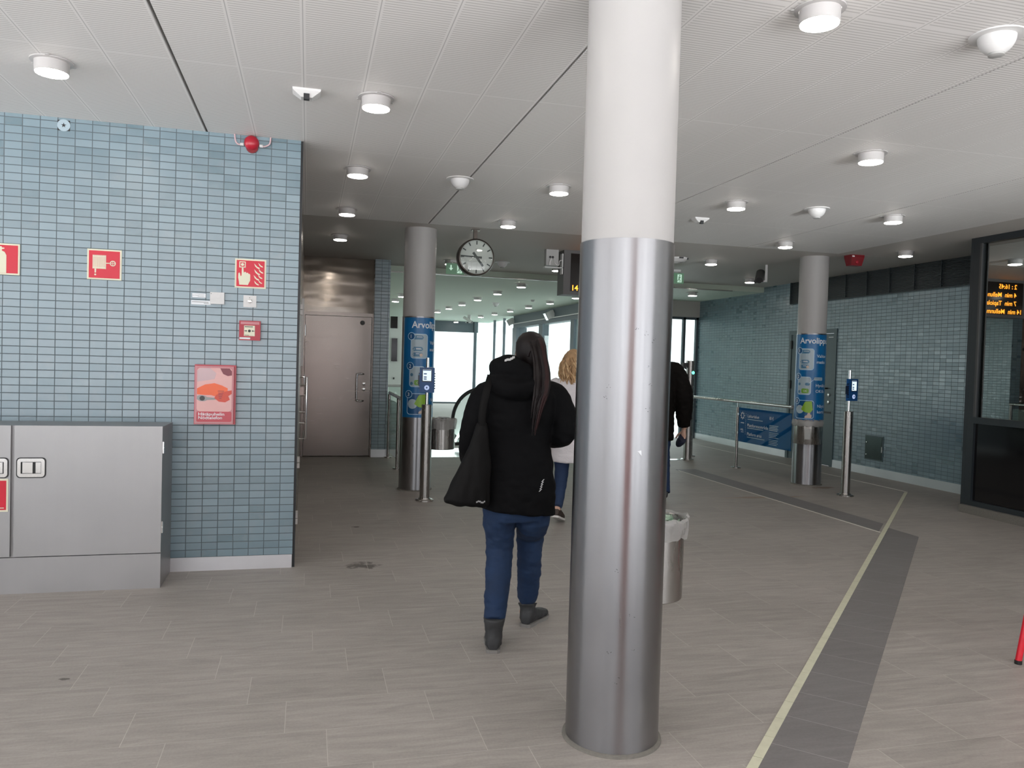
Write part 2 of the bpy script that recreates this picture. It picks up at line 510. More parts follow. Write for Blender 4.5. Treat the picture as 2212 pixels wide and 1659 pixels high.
M['green_paper'] = simple('pale_green_paper', (0.42, 0.56, 0.44), 0.7)
M['skin'] = simple('skin', (0.58, 0.36, 0.27), 0.5)
M['coat'] = simple('black_coat_fabric', (0.0030, 0.0030, 0.0036), 0.8, noise=0.3, nscale=20, bump=0.25, spec=0.12)
M['man_jacket'] = simple('black_jacket_fabric', (0.006, 0.0048, 0.0042), 0.8, noise=0.3, nscale=16, bump=0.35, spec=0.12)
M['bag_fabric'] = simple('black_bag_fabric', (0.0045, 0.0042, 0.0042), 0.65, bump=0.2, nscale=18, spec=0.15)
M['jeans'] = simple('blue_denim', (0.0038, 0.021, 0.066), 0.8, noise=0.35, nscale=14, bump=0.3)
M['jeans_dark'] = simple('dark_blue_denim', (0.009, 0.026, 0.075), 0.8, noise=0.3, nscale=14)
M['boot'] = simple('charcoal_boot_leather', (0.030, 0.031, 0.033), 0.6, noise=0.3, nscale=30)
M['sole'] = simple('worn_grey_sole', (0.20, 0.19, 0.18), 0.8)
M['brown_shoe'] = simple('dark_brown_shoe', (0.040, 0.025, 0.020), 0.6)
M['sole_white'] = simple('white_sole', (0.70, 0.68, 0.66), 0.6)
M['knit'] = simple('white_jumper', (0.70, 0.67, 0.69), 0.85, bump=0.3, nscale=60)
M['hair_dark'] = simple('dark_brown_hair', (0.0075, 0.0042, 0.0042), 0.5, spec=0.25)
M['hair_red'] = simple('reddish_brown_hair', (0.022, 0.0062, 0.0058), 0.5, spec=0.25)
M['hair_blond'] = simple('curly_blond_hair', (0.40, 0.245, 0.125), 0.5, noise=0.3, nscale=25)
M['hair_blond2'] = simple('light_blond_hair', (0.55, 0.37, 0.20), 0.5)
M['cap_navy'] = simple('navy_cap_fabric', (0.008, 0.011, 0.030), 0.8)
M['reflective'] = simple('pale_reflective_print', (0.55, 0.55, 0.55), 0.5)
M['eye'] = simple('eye_white', (0.7, 0.7, 0.7), 0.3)
M['lip'] = simple('lip', (0.42, 0.18, 0.16), 0.5)
M['rubber'] = simple('black_rubber', (0.012, 0.012, 0.012), 0.45)
M['orange_lit'] = emit('orange_tint_glow', (1.0, 0.32, 0.12), 1.2)  # added glow, reflected as an orange tint in the steel door
M['red_lit'] = emit('red_tint_glow', (1.0, 0.06, 0.06), 1.0)  # added glow for the red tint in the steel door
M['red_metal'] = simple('red_sign_frame', (0.70, 0.012, 0.03), 0.35)
M['snowy_ground'] = simple('trodden_snow', (0.72, 0.74, 0.74), 0.8)
M['glass'] = pane_glass('clear_glass', (0.90, 0.97, 0.94), 1.0)
M['facade_glass'] = pane_glass('greenish_facade_glass', (0.94, 0.995, 0.97), 1.0)
M['sign_glass'] = tinted_sign()
M['lower_glass'] = simple('black_glass_panel', (0.006, 0.006, 0.007), 0.08, spec=0.5)
M['white_wall'] = simple('white_wall_panel', (0.72, 0.74, 0.72), 0.5)
M['escalator_white'] = emit('glowing_balustrade', (0.78, 1.0, 0.92), 0.40, (0.6, 0.66, 0.64))  # slight glow stands in for bright light passing through the far panel
M['escalator_light'] = emit('lit_escalator_strip', (0.80, 1.0, 0.92), 2.2)
def window_mirror():
    m = bpy.data.materials.new('dark_reflective_window_glass')
    m.use_nodes = True
    nt = m.node_tree
    nt.nodes.clear()
    out = N(nt, 'ShaderNodeOutputMaterial')
    tr = N(nt, 'ShaderNodeBsdfTransparent')
    tr.inputs[0].default_value = (0.25, 0.30, 0.30, 1)
    gl = N(nt, 'ShaderNodeBsdfGlossy')
    gl.inputs['Roughness'].default_value = 0.012
    gl.inputs[0].default_value = (0.86, 0.90, 0.88, 1)
    mx = N(nt, 'ShaderNodeMixShader')
    mx.inputs[0].default_value = 0.62
    L(nt, tr.outputs[0], mx.inputs[1]); L(nt, gl.outputs[0], mx.inputs[2])
    L(nt, mx.outputs[0], out.inputs[0])
    return m
M['booth_glass'] = window_mirror()

# ------------------------------------------------------------------ mesh helpers
class MB:
    """collects shapes into one mesh"""
    def __init__(self):
        self.bm = bmesh.new()
    def box(self, x0, x1, y0, y1, z0, z1, mat=None):
        vs = [self.bm.verts.new((x, y, z)) for z in (z0, z1) for (x, y) in ((x0, y0), (x1, y0), (x1, y1), (x0, y1))]
        if mat is not None:
            for v in vs:
                v.co = mat @ v.co
        for f in ((3, 2, 1, 0), (4, 5, 6, 7), (0, 1, 5, 4), (1, 2, 6, 5), (2, 3, 7, 6), (3, 0, 4, 7)):
            self.bm.faces.new([vs[i] for i in f])
        return self
    def bevel(self, w=0.004, seg=2):
        bmesh.ops.bevel(self.bm, geom=[e for e in self.bm.edges if e.is_manifold and e.calc_face_angle(0) > 0.5], offset=w, segments=seg, affect='EDGES', profile=0.6)
        return self
    def rings(self, rings, closed=True, cap=True):
        """loft a list of rings (lists of Vectors)"""
        vv = [[self.bm.verts.new(p) for p in r] for r in rings]
        n = len(vv[0])
        for a, b in zip(vv, vv[1:]):
            for i in range(n if closed else n - 1):
                j = (i + 1) % n
                self.bm.faces.new((a[i], a[j], b[j], b[i]))
        if cap and closed:
            self.bm.faces.new(list(reversed(vv[0])))
            self.bm.faces.new(vv[-1])
        return self
    def lathe(self, prof, c=(0, 0, 0), seg=32, axis='z', cap=True):
        """prof: list of (radius, height)"""
        R = []
        for r, h in prof:
            ring = []
            for i in range(seg):
                a = 2 * PI * i / seg
                if axis == 'z':
                    p = (c[0] + r * math.cos(a), c[1] + r * math.sin(a), c[2] + h)
                elif axis == 'y':
                    p = (c[0] + r * math.cos(a), c[1] + h, c[2] - r * math.sin(a))
                else:
                    p = (c[0] + h, c[1] + r * math.cos(a), c[2] + r * math.sin(a))
                ring.append(Vector(p))
            R.append(ring)
        return self.rings(R, True, cap)
    def tube(self, pts, rad, seg=10, smooth=0, cap=True, flat=1.0, up=None):
        """tube along points, rad number or list; flat squashes across the second axis"""
        P = [Vector(p) for p in pts]
        Rd = list(rad) if isinstance(rad, (list, tuple)) else [rad] * len(P)
        if smooth:
            P, Rd = catmull(P, Rd, smooth)
        n = len(P)
        t0 = (P[1] - P[0]).normalized()
        ref = Vector(up) if up else (Vector((0, 0, 1)) if abs(t0.z) < 0.9 else Vector((0, 1, 0)))
        a = ref.cross(t0).normalized()
        R = []
        for i in range(n):
            t = (P[min(i + 1, n - 1)] - P[max(i - 1, 0)]).normalized()
            a = (a - t * a.dot(t))
            a = a.normalized() if a.length > 1e-6 else Vector((1, 0, 0))
            b = t.cross(a)
            r = Rd[i]
            rx, ry = (r if isinstance(r, (tuple, list)) else (r, r * flat))
            R.append([P[i] + a * (rx * math.cos(2 * PI * k / seg)) + b * (ry * math.sin(2 * PI * k / seg)) for k in range(seg)])
        return self.rings(R, True, cap)
    def ell(self, c, r, seg=20, nr=12, mat=None):
        """ellipsoid"""
        c = Vector(c)
        R = []
        for i in range(nr + 1):
            t = PI * (0.02 + 0.96 * i / nr)
            R.append([Vector((r[0] * math.sin(t) * math.cos(2 * PI * k / seg), r[1] * math.sin(t) * math.sin(2 * PI * k / seg), -r[2] * math.cos(t))) for k in range(seg)])
        R = [[c + (mat @ p if mat is not None else p) for p in q] for q in R]
        return self.rings(R)
    def prism(self, poly, O, U, V, d0, d1):
        """polygon (u,v) in the plane O+uU+vV, extruded along UxV from d0 to d1"""
        O, U, V = Vector(O), Vector(U), Vector(V)
        Nn = U.cross(V)
        a = [self.bm.verts.new(O + U * u + V * v + Nn * d0) for u, v in poly]
        b = [self.bm.verts.new(O + U * u + V * v + Nn * d1) for u, v in poly]
        n = len(poly)
        area = sum(poly[i][0] * poly[(i + 1) % n][1] - poly[(i + 1) % n][0] * poly[i][1] for i in range(n))
        if area < 0:
            a.reverse(); b.reverse()
        self.bm.faces.new(list(reversed(a)))
        self.bm.faces.new(b)
        for i in range(n):
            j = (i + 1) % n
            self.bm.faces.new((a[i], a[j], b[j], b[i]))
        return self
    def ringflat(self, outer, inner, O, U, V, d0, d1):
        O, U, V = Vector(O), Vector(U), Vector(V)
        Nn = U.cross(V)
        n = len(outer)
        mk = lambda P, d: [self.bm.verts.new(O + U * u + V * v + Nn * d) for u, v in P]
        o0, o1, i0, i1 = mk(outer, d0), mk(outer, d1), mk(inner, d0), mk(inner, d1)
        for i in range(n):
            j = (i + 1) % n
            self.bm.faces.new((o1[i], o1[j], i1[j], i1[i]))
            self.bm.faces.new((o0[i], o0[j], o1[j], o1[i]))
            self.bm.faces.new((i0[j], i0[i], i1[i], i1[j]))
        return self
    def text(self, s, size, O, U, V, d0, d1, align='LEFT', width=None, bold=0.0, fn=None):
        O, U, V = Vector(O), Vector(U), Vector(V)
        Nn = U.cross(V)
        vs, fs = text_geo(s, bold)
        if not vs:
            return self
        xs = [v[0] for v in vs]
        wd = max(xs) - min(xs)
        sx = size if width is None else width / wd
        off = -min(xs) * sx
        if align == 'CENTER':
            off = -(min(xs) + wd / 2) * sx
        q = []
        for (x, y) in vs:
            if fn:
                q.append(self.bm.verts.new(fn(x * sx + off, y * size)))
            else:
                q.append(self.bm.verts.new(O + U * (x * sx + off) + V * (y * size) + Nn * d1))
        for f in fs:
            try:
                self.bm.faces.new([q[i] for i in f])
            except ValueError:
                pass
        return self
    def build(self, name, mat, parent=None, smooth=False, world=None, angle=None):
        if world is not None and world is not False:
            inv = world.matrix_basis.inverted()
            for v in self.bm.verts:
                v.co = inv @ v.co
        bmesh.ops.recalc_face_normals(self.bm, faces=self.bm.faces) if getattr(self, 'recalc', True) else None
        me = bpy.data.meshes.new(name)
        self.bm.to_mesh(me)
        self.bm.free()
        me.materials.append(M[mat] if isinstance(mat, str) else mat)
        o = bpy.data.objects.new(name, me)
        COL.objects.link(o)
        if parent is not None:
            o.parent = parent
        if smooth:
            me.polygons.foreach_set('use_smooth', [True] * len(me.polygons))
            me.set_sharp_from_angle(angle=math.radians(angle or 35))
        return o

def catmull(P, Rd, k):
    Q, R = [], []
    n = len(P)
    g = lambda i: P[max(0, min(n - 1, i))]
    for i in range(n - 1):
        for s in range(k):
            t = s / k
            p0, p1, p2, p3 = g(i - 1), g(i), g(i + 1), g(i + 2)
            Q.append(0.5 * ((2 * p1) + (p2 - p0) * t + (2 * p0 - 5 * p1 + 4 * p2 - p3) * t * t + (3 * p1 - p0 - 3 * p2 + p3) * t ** 3))
            a, b = Rd[i], Rd[i + 1]
            u = t * t * (3 - 2 * t) * 0.5 + t * 0.5
            if isinstance(a, (tuple, list)):
                R.append((a[0] + (b[0] - a[0]) * u, a[1] + (b[1] - a[1]) * u))
            else:
                R.append(a + (b - a) * u)
    Q.append(P[-1]); R.append(Rd[-1])
    return Q, R

_tc = {}
def text_geo(s, bold=0.0):
    key = (s, bold)
    if key in _tc:
        return _tc[key]
    c = bpy.data.curves.new('t', 'FONT')
    c.body = s
    c.fill_mode = 'FRONT'
    c.resolution_u = 3
    c.offset = bold
    o = bpy.data.objects.new('t', c)
    COL.objects.link(o)
    dg = bpy.context.evaluated_depsgraph_get()
    dg.update()
    me = bpy.data.meshes.new_from_object(o.evaluated_get(dg))
    vs = [(v.co.x, v.co.y) for v in me.vertices]
    fs = [tuple(p.vertices) for p in me.polygons]
    bpy.data.objects.remove(o)
    bpy.data.curves.remove(c)
    bpy.data.meshes.remove(me)
    _tc[key] = (vs, fs)
    return vs, fs

def rect(u0, u1, v0, v1):
    return [(u0, v0), (u1, v0), (u1, v1), (u0, v1)]
def rrect(u0, u1, v0, v1, r, n=5):
    P = []
    for cx, cy, a0 in ((u1 - r, v0 + r, -PI / 2), (u1 - r, v1 - r, 0), (u0 + r, v1 - r, PI / 2), (u0 + r, v0 + r, PI)):
        for i in range(n + 1):
            a = a0 + (PI / 2) * i / n
            P.append((cx + r * math.cos(a), cy + r * math.sin(a)))
    return P
def circ(cu, cv, r, n=24):
    return [(cu + r * math.cos(2 * PI * i / n), cv + r * math.sin(2 * PI * i / n)) for i in range(n)]

def tag(o, label, cat, group=None, kind=None):
    o['label'] = label
    o['category'] = cat
    if group:
        o['group'] = group
    if kind:
        o['kind'] = kind
    return o
def thing(name, label, cat, loc=(0, 0, 0), rotz=0.0, group=None, kind=None):
    o = bpy.data.objects.new(name, None)
    o.empty_display_size = 0.1
    COL.objects.link(o)
    o.location = loc
    o.rotation_euler = (0, 0, rotz)
    o.matrix_basis = Matrix.Translation(loc) @ Matrix.Rotation(rotz, 4, 'Z')
    return tag(o, label, cat, group, kind)
def dup(root, label=None, loc=None, rotz=None):
    r = root.copy()
    COL.objects.link(r)
    if loc is not None:
        r.location = loc
    if rotz is not None:
        r.rotation_euler = (0, 0, rotz)
    if label:
        r['label'] = label
    for ch in list(root.children):
        c = ch.copy()
        COL.objects.link(c)
        c.parent = r
        for gch in list(ch.children):
            d = gch.copy()
            COL.objects.link(d)
            d.parent = c
    return r
def struct(name, mb, mat, label, cat):
    o = mb.build(name, mat)
    return tag(o, label, cat, kind='structure')
X, Y3, Z = Vector((1, 0, 0)), Vector((0, 1, 0)), Vector((0, 0, 1))

# ================================================================== SETTING
CZ, LZ = 3.015, 2.92          # main ceiling, lower ceiling of the escalator hall
WY = 5.74                     # face of the left tile wall
b = MB()
b.box(-9.0, 8.25, BACK - 0.2, 12.05, -0.12, 0).box(-9.0, 3.0, 12.05, 13.2, -0.12, 0).box(5.6, 8.25, 12.05, 13.2, -0.12, 0)
b.box(-9.0, 8.25, 13.2, 15.35, -0.12, 0).box(-9.0, 6.3, 15.35, 27.7, -0.12, 0)
struct('floor', b, 'floor', 'grey stone tiled floor of the station hall', 'floor')
b = MB().box(3.0, 5.6, 12.05, 12.07, -2.5, -0.12).box(3.0, 5.6, 13.18, 13.2, -2.5, -0.12).box(5.58, 5.6, 12.07, 13.18, -2.5, -0.12).box(3.0, 3.02, 12.07, 13.18, -2.5, -0.12)
struct('wall_escalator_well', b, 'white_wall', 'white walls of the escalator well below the floor', 'wall')

b = MB()
edges = [-9.0, -0.70, 1.26, 3.25, 5.22, 6.53]
for i in range(5):
    a = edges[i] + (0.007 if i else 0)
    c = edges[i + 1] - (0.007 if i < 4 else 0)
    b.box(a, c, BACK, 8.68, CZ, CZ + 0.035)
struct('ceiling', b, 'ceiling', 'white perforated panel ceiling with dark slots between the panel strips', 'ceiling')
b = MB().box(-9.0, 6.53, BACK, 8.68, CZ + 0.04, CZ + 0.12)
struct('ceiling_void', b, 'slot', 'dark void behind the ceiling slots', 'ceiling')
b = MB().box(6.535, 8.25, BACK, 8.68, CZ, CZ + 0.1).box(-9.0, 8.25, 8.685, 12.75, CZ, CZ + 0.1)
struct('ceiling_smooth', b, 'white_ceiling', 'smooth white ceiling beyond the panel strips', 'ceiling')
b = MB().box(-3.0, 8.25, 12.75, 15.35, LZ, CZ + 0.1).box(-3.0, 6.3, 15.35, 27.7, LZ, CZ + 0.1)
struct('ceiling_lower', b, 'hall_ceiling', 'lower white ceiling over the escalator hall', 'ceiling')
b = MB().box(1.2, 7.4, 12.735, 12.752, LZ - 0.012, LZ + 0.004)
struct('trim_1', b, 'bright_steel', 'thin bright edge strip on the ceiling step', 'trim')

# left tile wall
b = MB().box(-9.0, -0.08, WY, WY + 0.15, 0.0945, CZ)
struct('wall_left', b, 'tile', 'blue grey glazed tile wall on the left with stacked tiles', 'wall')
b = MB().box(-9.0, -0.083, WY - 0.004, WY + 0.15, 0, 0.0945)
struct('baseboard_left', b, 'skirting', 'pale aluminium skirting under the left tile wall', 'baseboard')
b = MB().box(-0.082, -0.064, WY + 0.012, WY + 0.05, 0.0, CZ)
struct('trim_2', b, 'black_metal', 'black edge strip at the corner of the left tile wall', 'trim')
b = MB().box(-0.24, -0.085, WY + 0.15, 12.2, 0, CZ)
struct('wall_passage', b, 'door_steel', 'brown steel side wall of the passage behind the left tile wall', 'wall')
b = MB().box(-9.12, -9.0, BACK, WY + 0.15, 2.74, CZ).box(-9.12, -9.0, BACK, WY + 0.15, 0, 0.09)
for i in range(6):
    y = BACK + 0.05 + i * 1.64
    b.box(-9.12, -9.0, y - 0.045, y + 0.045, 0.09, 2.74)
struct('window_7', b, 'frame', 'dark frame of the glazed front on the left, out of the picture', 'window')

# end of the passage: steel cladding above the lift room door, tile pier
b = MB().box(-0.24, 0.955, 12.16, 12.4, 2.19, CZ)
struct('wall_passage_end', b, 'panel_steel', 'wavy steel cladding panel above the steel door', 'wall')
b = MB().box(-0.24, -0.07, 12.165, 12.4, 0, 2.19)
struct('wall_door_jamb', b, 'door_steel', 'narrow steel jamb panel left of the steel door', 'wall')
b = MB().box(0.955, 1.19, 12.06, 12.9, 0.12, CZ)
struct('wall_pier', b, 'tile', 'narrow tile pier between the steel door and the escalator hall', 'wall')
b = MB().box(0.952, 1.194, 12.055, 12.9, 0, 0.12)
struct('baseboard_pier', b, 'skirting', 'aluminium skirting round the foot of the tile pier', 'baseboard')
b = MB().box(-3.0, 0.954, 12.4, 12.9, 0, CZ)
struct('wall_lift_block', b, 'white_wall', 'white back of the lift block', 'wall')

# right tile wall
b = MB()
b.box(8.05, 8.25, 7.12, 10.64, 0.12, CZ).box(8.05, 8.25, 11.9, 15.3, 0.12, CZ).box(8.05, 8.25, 10.64, 11.9, 2.19, CZ)
struct('wall_right', b, 'tile', 'long blue grey tile wall on the right side of the hall', 'wall')
b = MB().box(8.038, 8.25, 7.12, 10.64, 0, 0.12).box(8.038, 8.25, 11.9, 15.3, 0, 0.12)
struct('baseboard_right', b, 'skirting', 'aluminium skirting under the right tile wall', 'baseboard')

# louvre band above the right tile wall
t = thing('ventilation_grille', 'long black louvred ventilation grille at the top of the right tile wall', 'grille', (8.05, 10, 2.65))
b = MB()
b.box(8.044, 8.049, 7.13, 11.88, 2.66, CZ)
b.build('backing', 'black_metal', t, world=t)
b = MB()
for i in range(19):
    z = 2.668 + i * 0.0185
    b.box(8.02, 8.045, 7.13, 11.88, z, z + 0.006)
b.build('slats', 'grille', t, world=t)
b = MB()
for i in range(11):
    y = 7.14 + i * 0.473
    b.box(8.014, 8.045, y, y + 0.012, 2.66, CZ)
b.box(8.014, 8.046, 7.13, 11.88, 2.645, 2.66)
b.box(8.014, 8.046, 11.86, 11.89, 2.645, CZ)
b.build('frame', 'grille', t, world=t)

# door in the right tile wall
t = thing('door_2', 'grey blue steel door in the right tile wall behind the bin column', 'door', (8.05, 11.27, 0), kind='structure')
b = MB().box(8.035, 8.2, 10.64, 10.71, 0, 2.19).box(8.035, 8.2, 11.83, 11.9, 0, 2.19).box(8.035, 8.2, 10.71, 11.83, 2.12, 2.19)
b.build('door_frame', 'door_paint', t, world=t)
b = MB().box(8.05, 8.1, 10.715, 11.825, 0.01, 2.115)
leaf = b.build('door_leaf', 'door_paint', t, world=t)
for z in (0.25, 1.27, 1.95):
    MB().box(8.028, 8.05, 11.81, 11.85, z - 0.07, z + 0.07).build('hinge', 'black_metal', t, world=t)
for z in (1.137, 1.02):
    MB().lathe([(0.026, 0), (0.026, -0.014), (0.018, -0.018)], (8.05, 10.79, z), 20, 'x').build('lock_cylinder', 'bright_steel', t, smooth=True, world=t)
MB().tube([(8.05, 10.84, 1.24), (8.0, 10.84, 1.24), (8.0, 11.1, 1.24)], 0.011, 10).build('handle', 'black_metal', t, smooth=True, world=t)
MB().box(8.035, 8.05, 10.72, 11.82, 0.84, 0.87).build('crash_rail', 'black_metal', t, world=t)
MB().box(8.044, 8.05, 10.73, 10.85, 2.05, 2.062).build('label_strip', 'white_print', t, world=t)

# booth window on the right
b = MB()
b.box(7.05, 7.13, BACK, 7.075, 2.945, CZ).box(7.05, 7.13, 6.985, 7.075, 0.085, 2.945).box(7.05, 7.13, BACK, 6.985, 0.985, 1.055).box(7.05, 7.13, BACK, 6.985, 0.085, 0.14)
for y in (-1.2, 0.9, 2.95, 5.0):
    b.box(7.05, 7.13, y - 0.05, y + 0.05, 0.14, 2.945)
t = tag(b.build('window_1', 'frame'), 'dark framed booth window at the right edge with black lower panel', 'window', kind='structure')
MB().box(7.035, 7.05, 6.962, 6.985, 1.055, 2.945).build('glazing_bead', 'plastic_dark', t)
for i, (a, c) in enumerate(((BACK, -1.25), (-1.15, 0.85), (0.95, 2.9), (3.0, 4.95), (5.05, 6.985))):
    MB().box(7.085, 7.095, a, c, 1.055, 2.945).build('upper_pane', 'booth_glass', t)
    MB().box(7.08, 7.1, a, c, 0.14, 0.985).build('lower_panel', 'lower_glass', t)
b = MB().box(7.0, 7.14, BACK, 7.09, 0, 0.085)
struct('curb_booth', b, 'concrete', 'low grey concrete curb under the booth window', 'curb')
b = MB().box(7.05, 8.25, 7.076, 7.118, 0, CZ)
struct('wall_booth_side', b, 'frame', 'dark side panel of the booth beside the tile wall', 'wall')
b = MB().box(9.5, 9.6, BACK, 7.1, 0, CZ).box(7.14, 9.5, BACK - 0.1, BACK, 0, CZ).box(8.25, 9.5, 7.076, 7.118, 0, CZ).box(8.26, 9.5, BACK, 7.07, CZ, CZ + 0.1).box(8.26, 9.5, BACK, 7.07, -0.1, 0)
struct('wall_booth_inside', b, 'plastic_dark', 'dark inside walls of the booth behind the glass', 'wall')

# entrance glazing behind the camera
b = MB().box(-9.0, 7.05, BACK - 0.12, BACK - 0.02, 2.74, CZ).box(-9.0, 7.05, BACK - 0.12, BACK - 0.02, 0, 0.09)
for i in range(11):
    x = -8.95 + i * 1.65
    b.box(x - 0.045, x + 0.045, BACK - 0.12, BACK - 0.02, 0.09, 2.74)
struct('window_2', b, 'frame', 'dark frame of the glazed entrance front behind the viewer', 'window')

# escalator hall: platform facade at x = 6, end window, left wall
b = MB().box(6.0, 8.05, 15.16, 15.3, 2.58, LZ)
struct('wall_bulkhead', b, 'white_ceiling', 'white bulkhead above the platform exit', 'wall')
b = MB().box(7.70, 7.755, 15.2, 15.28, 0, 2.58).box(6.0, 6.08, 15.2, 15.28, 0, 2.58).box(6.85, 6.9, 15.2, 15.28, 0, 2.58).box(6.0, 8.05, 15.2, 15.28, 2.53, 2.58).box(8.0, 8.05, 15.2, 15.28, 0, 2.58)
t = tag(b.build('window_3', 'facade'), 'bright glazed platform exit at the end of the right tile wall', 'window', kind='structure')
MB().box(6.08, 8.0, 15.235, 15.245, 0.02, 2.53).build('pane', 'facade_glass', t)
b = MB()
b.box(6.0, 6.25, 15.3, 23.0, 2.56, LZ)
for y0, y1 in ((17.45, 17.7), (20.0, 20.35)):
    b.box(6.02, 6.2, y0, y1, 0, 2.56)
b.box(5.98, 6.3, 22.55, 23.0, 0, 2.56)
for y in (24.35, 25.7):
    b.box(6.02, 6.09, y - 0.04, y + 0.04, 0, LZ)
b.box(6.02, 6.12, 15.3, 25.7, 0, 0.06)
t = tag(b.build('window_4', 'facade'), 'grey blue metal facade with tall white windows beside the escalators', 'window', kind='structure')
MB().box(5.95, 6.0, 15.3, 22.9, 2.665, 2.685).build('ledge', 'plastic_white', t)
for y0, y1, z1 in ((15.3, 17.45, 2.56), (17.7, 20.0, 2.56), (20.35, 22.55, 2.56), (23.0, 24.31, LZ), (24.39, 25.66, LZ)):
    MB().box(6.05, 6.06, y0, y1, 0.06, z1).build('pane', 'facade_glass', t)
b = MB()
b.box(2.6, 5.85, 27.4, 27.6, 2.54, LZ)
b.box(5.70, 5.80, 27.35, 27.45, 0, LZ).box(3.15, 3.22, 27.42, 27.5, 0, 2.54).box(2.6, 5.75, 27.42, 27.52, 0.0, 0.05)
t = tag(b.build('window_5', 'facade'), 'wide bright end window beyond the escalators with grey header beam', 'window', kind='structure')
MB().box(3.22, 5.70, 27.46, 27.47, 0.05, 2.54).build('pane', 'facade_glass', t)
b = MB()
b.prism([(0, 0), (1.72, 0), (1.72, LZ), (0, LZ)], (6.04, 25.72, 0), Vector((-0.17, 0.985, 0)).normalized(), Z, -0.005, 0.005)
t = tag(b.build('window_6', 'glass'), 'clear corner pane between the facade and the end window', 'window', kind='structure')
b = MB().box(-3.0, 3.15, 27.42, 27.6, 0, LZ).box(-3.1, -3.0, 12.9, 13.4, 0, LZ)
struct('wall_hall_end', b, 'white_wall', 'white walls of the escalator hall beside the end window', 'wall')
b = MB().box(-3.1, -3.0, 13.4, 27.6, 2.62, LZ).box(-3.1, -3.0, 13.4, 27.6, 0, 0.08)
for i in range(8):
    b.box(-3.1, -3.0, 13.4 + i * 2.0, 13.48 + i * 2.0, 0.08, 2.62)
t = tag(b.build('window_8', 'facade'), 'glazed left side of the escalator hall', 'window', kind='structure')
MB().box(-3.055, -3.045, 13.48, 27.4, 0.08, 2.62).build('pane', 'facade_glass', t)

b = MB().box(6.3, 30, 15.36, 60, -0.3, -0.12).box(-12, 6.3, 27.7, 60, -0.3, -0.12).box(-40, -3.11, 13.0, 60, -0.5, -0.31)
struct('ground_platform', b, 'snowy_ground', 'snow covered platform ground outside the hall windows', 'ground')

# floor inlays
D = Vector((1, 1, 0)).normalized()
Pn = Vector((1, -1, 0)).normalized()
def strip(mb, p0, length, off0, off1, z1=0.003):
    a = Vector((*p0, 0))
    q = [a + Pn * off0, a + Pn * off1, a + D * length + Pn * off1, a + D * length + Pn * off0]
    lo = [mb.bm.verts.new(p) for p in q]
    hi = [mb.bm.verts.new(p + Vector((0, 0, z1))) for p in q]
    mb.bm.faces.new(hi)
    mb.bm.faces.new(list(reversed(lo)))
    for i in range(4):
        j = (i + 1) % 4
        mb.bm.faces.new((lo[i], lo[j], hi[j], hi[i]))
base = Vector((7.36, 8.31))
n = 55
b = MB()
for i in range(n):
    ln = 0.197
    p = base - Vector((0.70711, 0.70711)) * (0.2 * (i + 1))
    strip(b, (p.x, p.y), ln, 0.0, 0.038, 0.004)
t = struct('floor_marking_1', b, 'cream', 'diagonal line of small cream tiles across the floor', 'floor marking')
b = MB()
p = base - Vector((0.70711, 0.70711)) * 11.0
e = (5.50, 6.0)
poly = [(p.x + 0.0285, p.y - 0.0285), (p.x + 0.236, p.y - 0.236), (5.495, 6.0), (5.50, 6.45 - 0.03)]
b.prism(poly, (0, 0, 0), X, Y3, 0.0, 0.0025)
struct('floor_marking_2', b, 'dark_floor', 'dark grey tile band beside the diagonal cream line', 'floor marking')
b = MB().prism([(5.275, 6.26), (5.595, 6.58), (5.595, 10.5), (5.275, 10.5)], (0, 0, 0), X, Y3, 0.0, 0.0025)
struct('floor_marking_3', b, 'dark_floor', 'dark grey tile band running towards the exit gate', 'floor marking')
b = MB().box(5.255, 5.271, 6.23, 10.4, 0, 0.004)
struct('floor_marking_4', b, 'thin_line', 'thin pale line beside the dark band towards the exit gate', 'floor marking')
b = MB().box(7.415, 7.43, 8.33, 14.5, 0, 0.004)
struct('floor_marking_5', b, 'thin_line', 'thin pale line parallel to the right tile wall', 'floor marking')

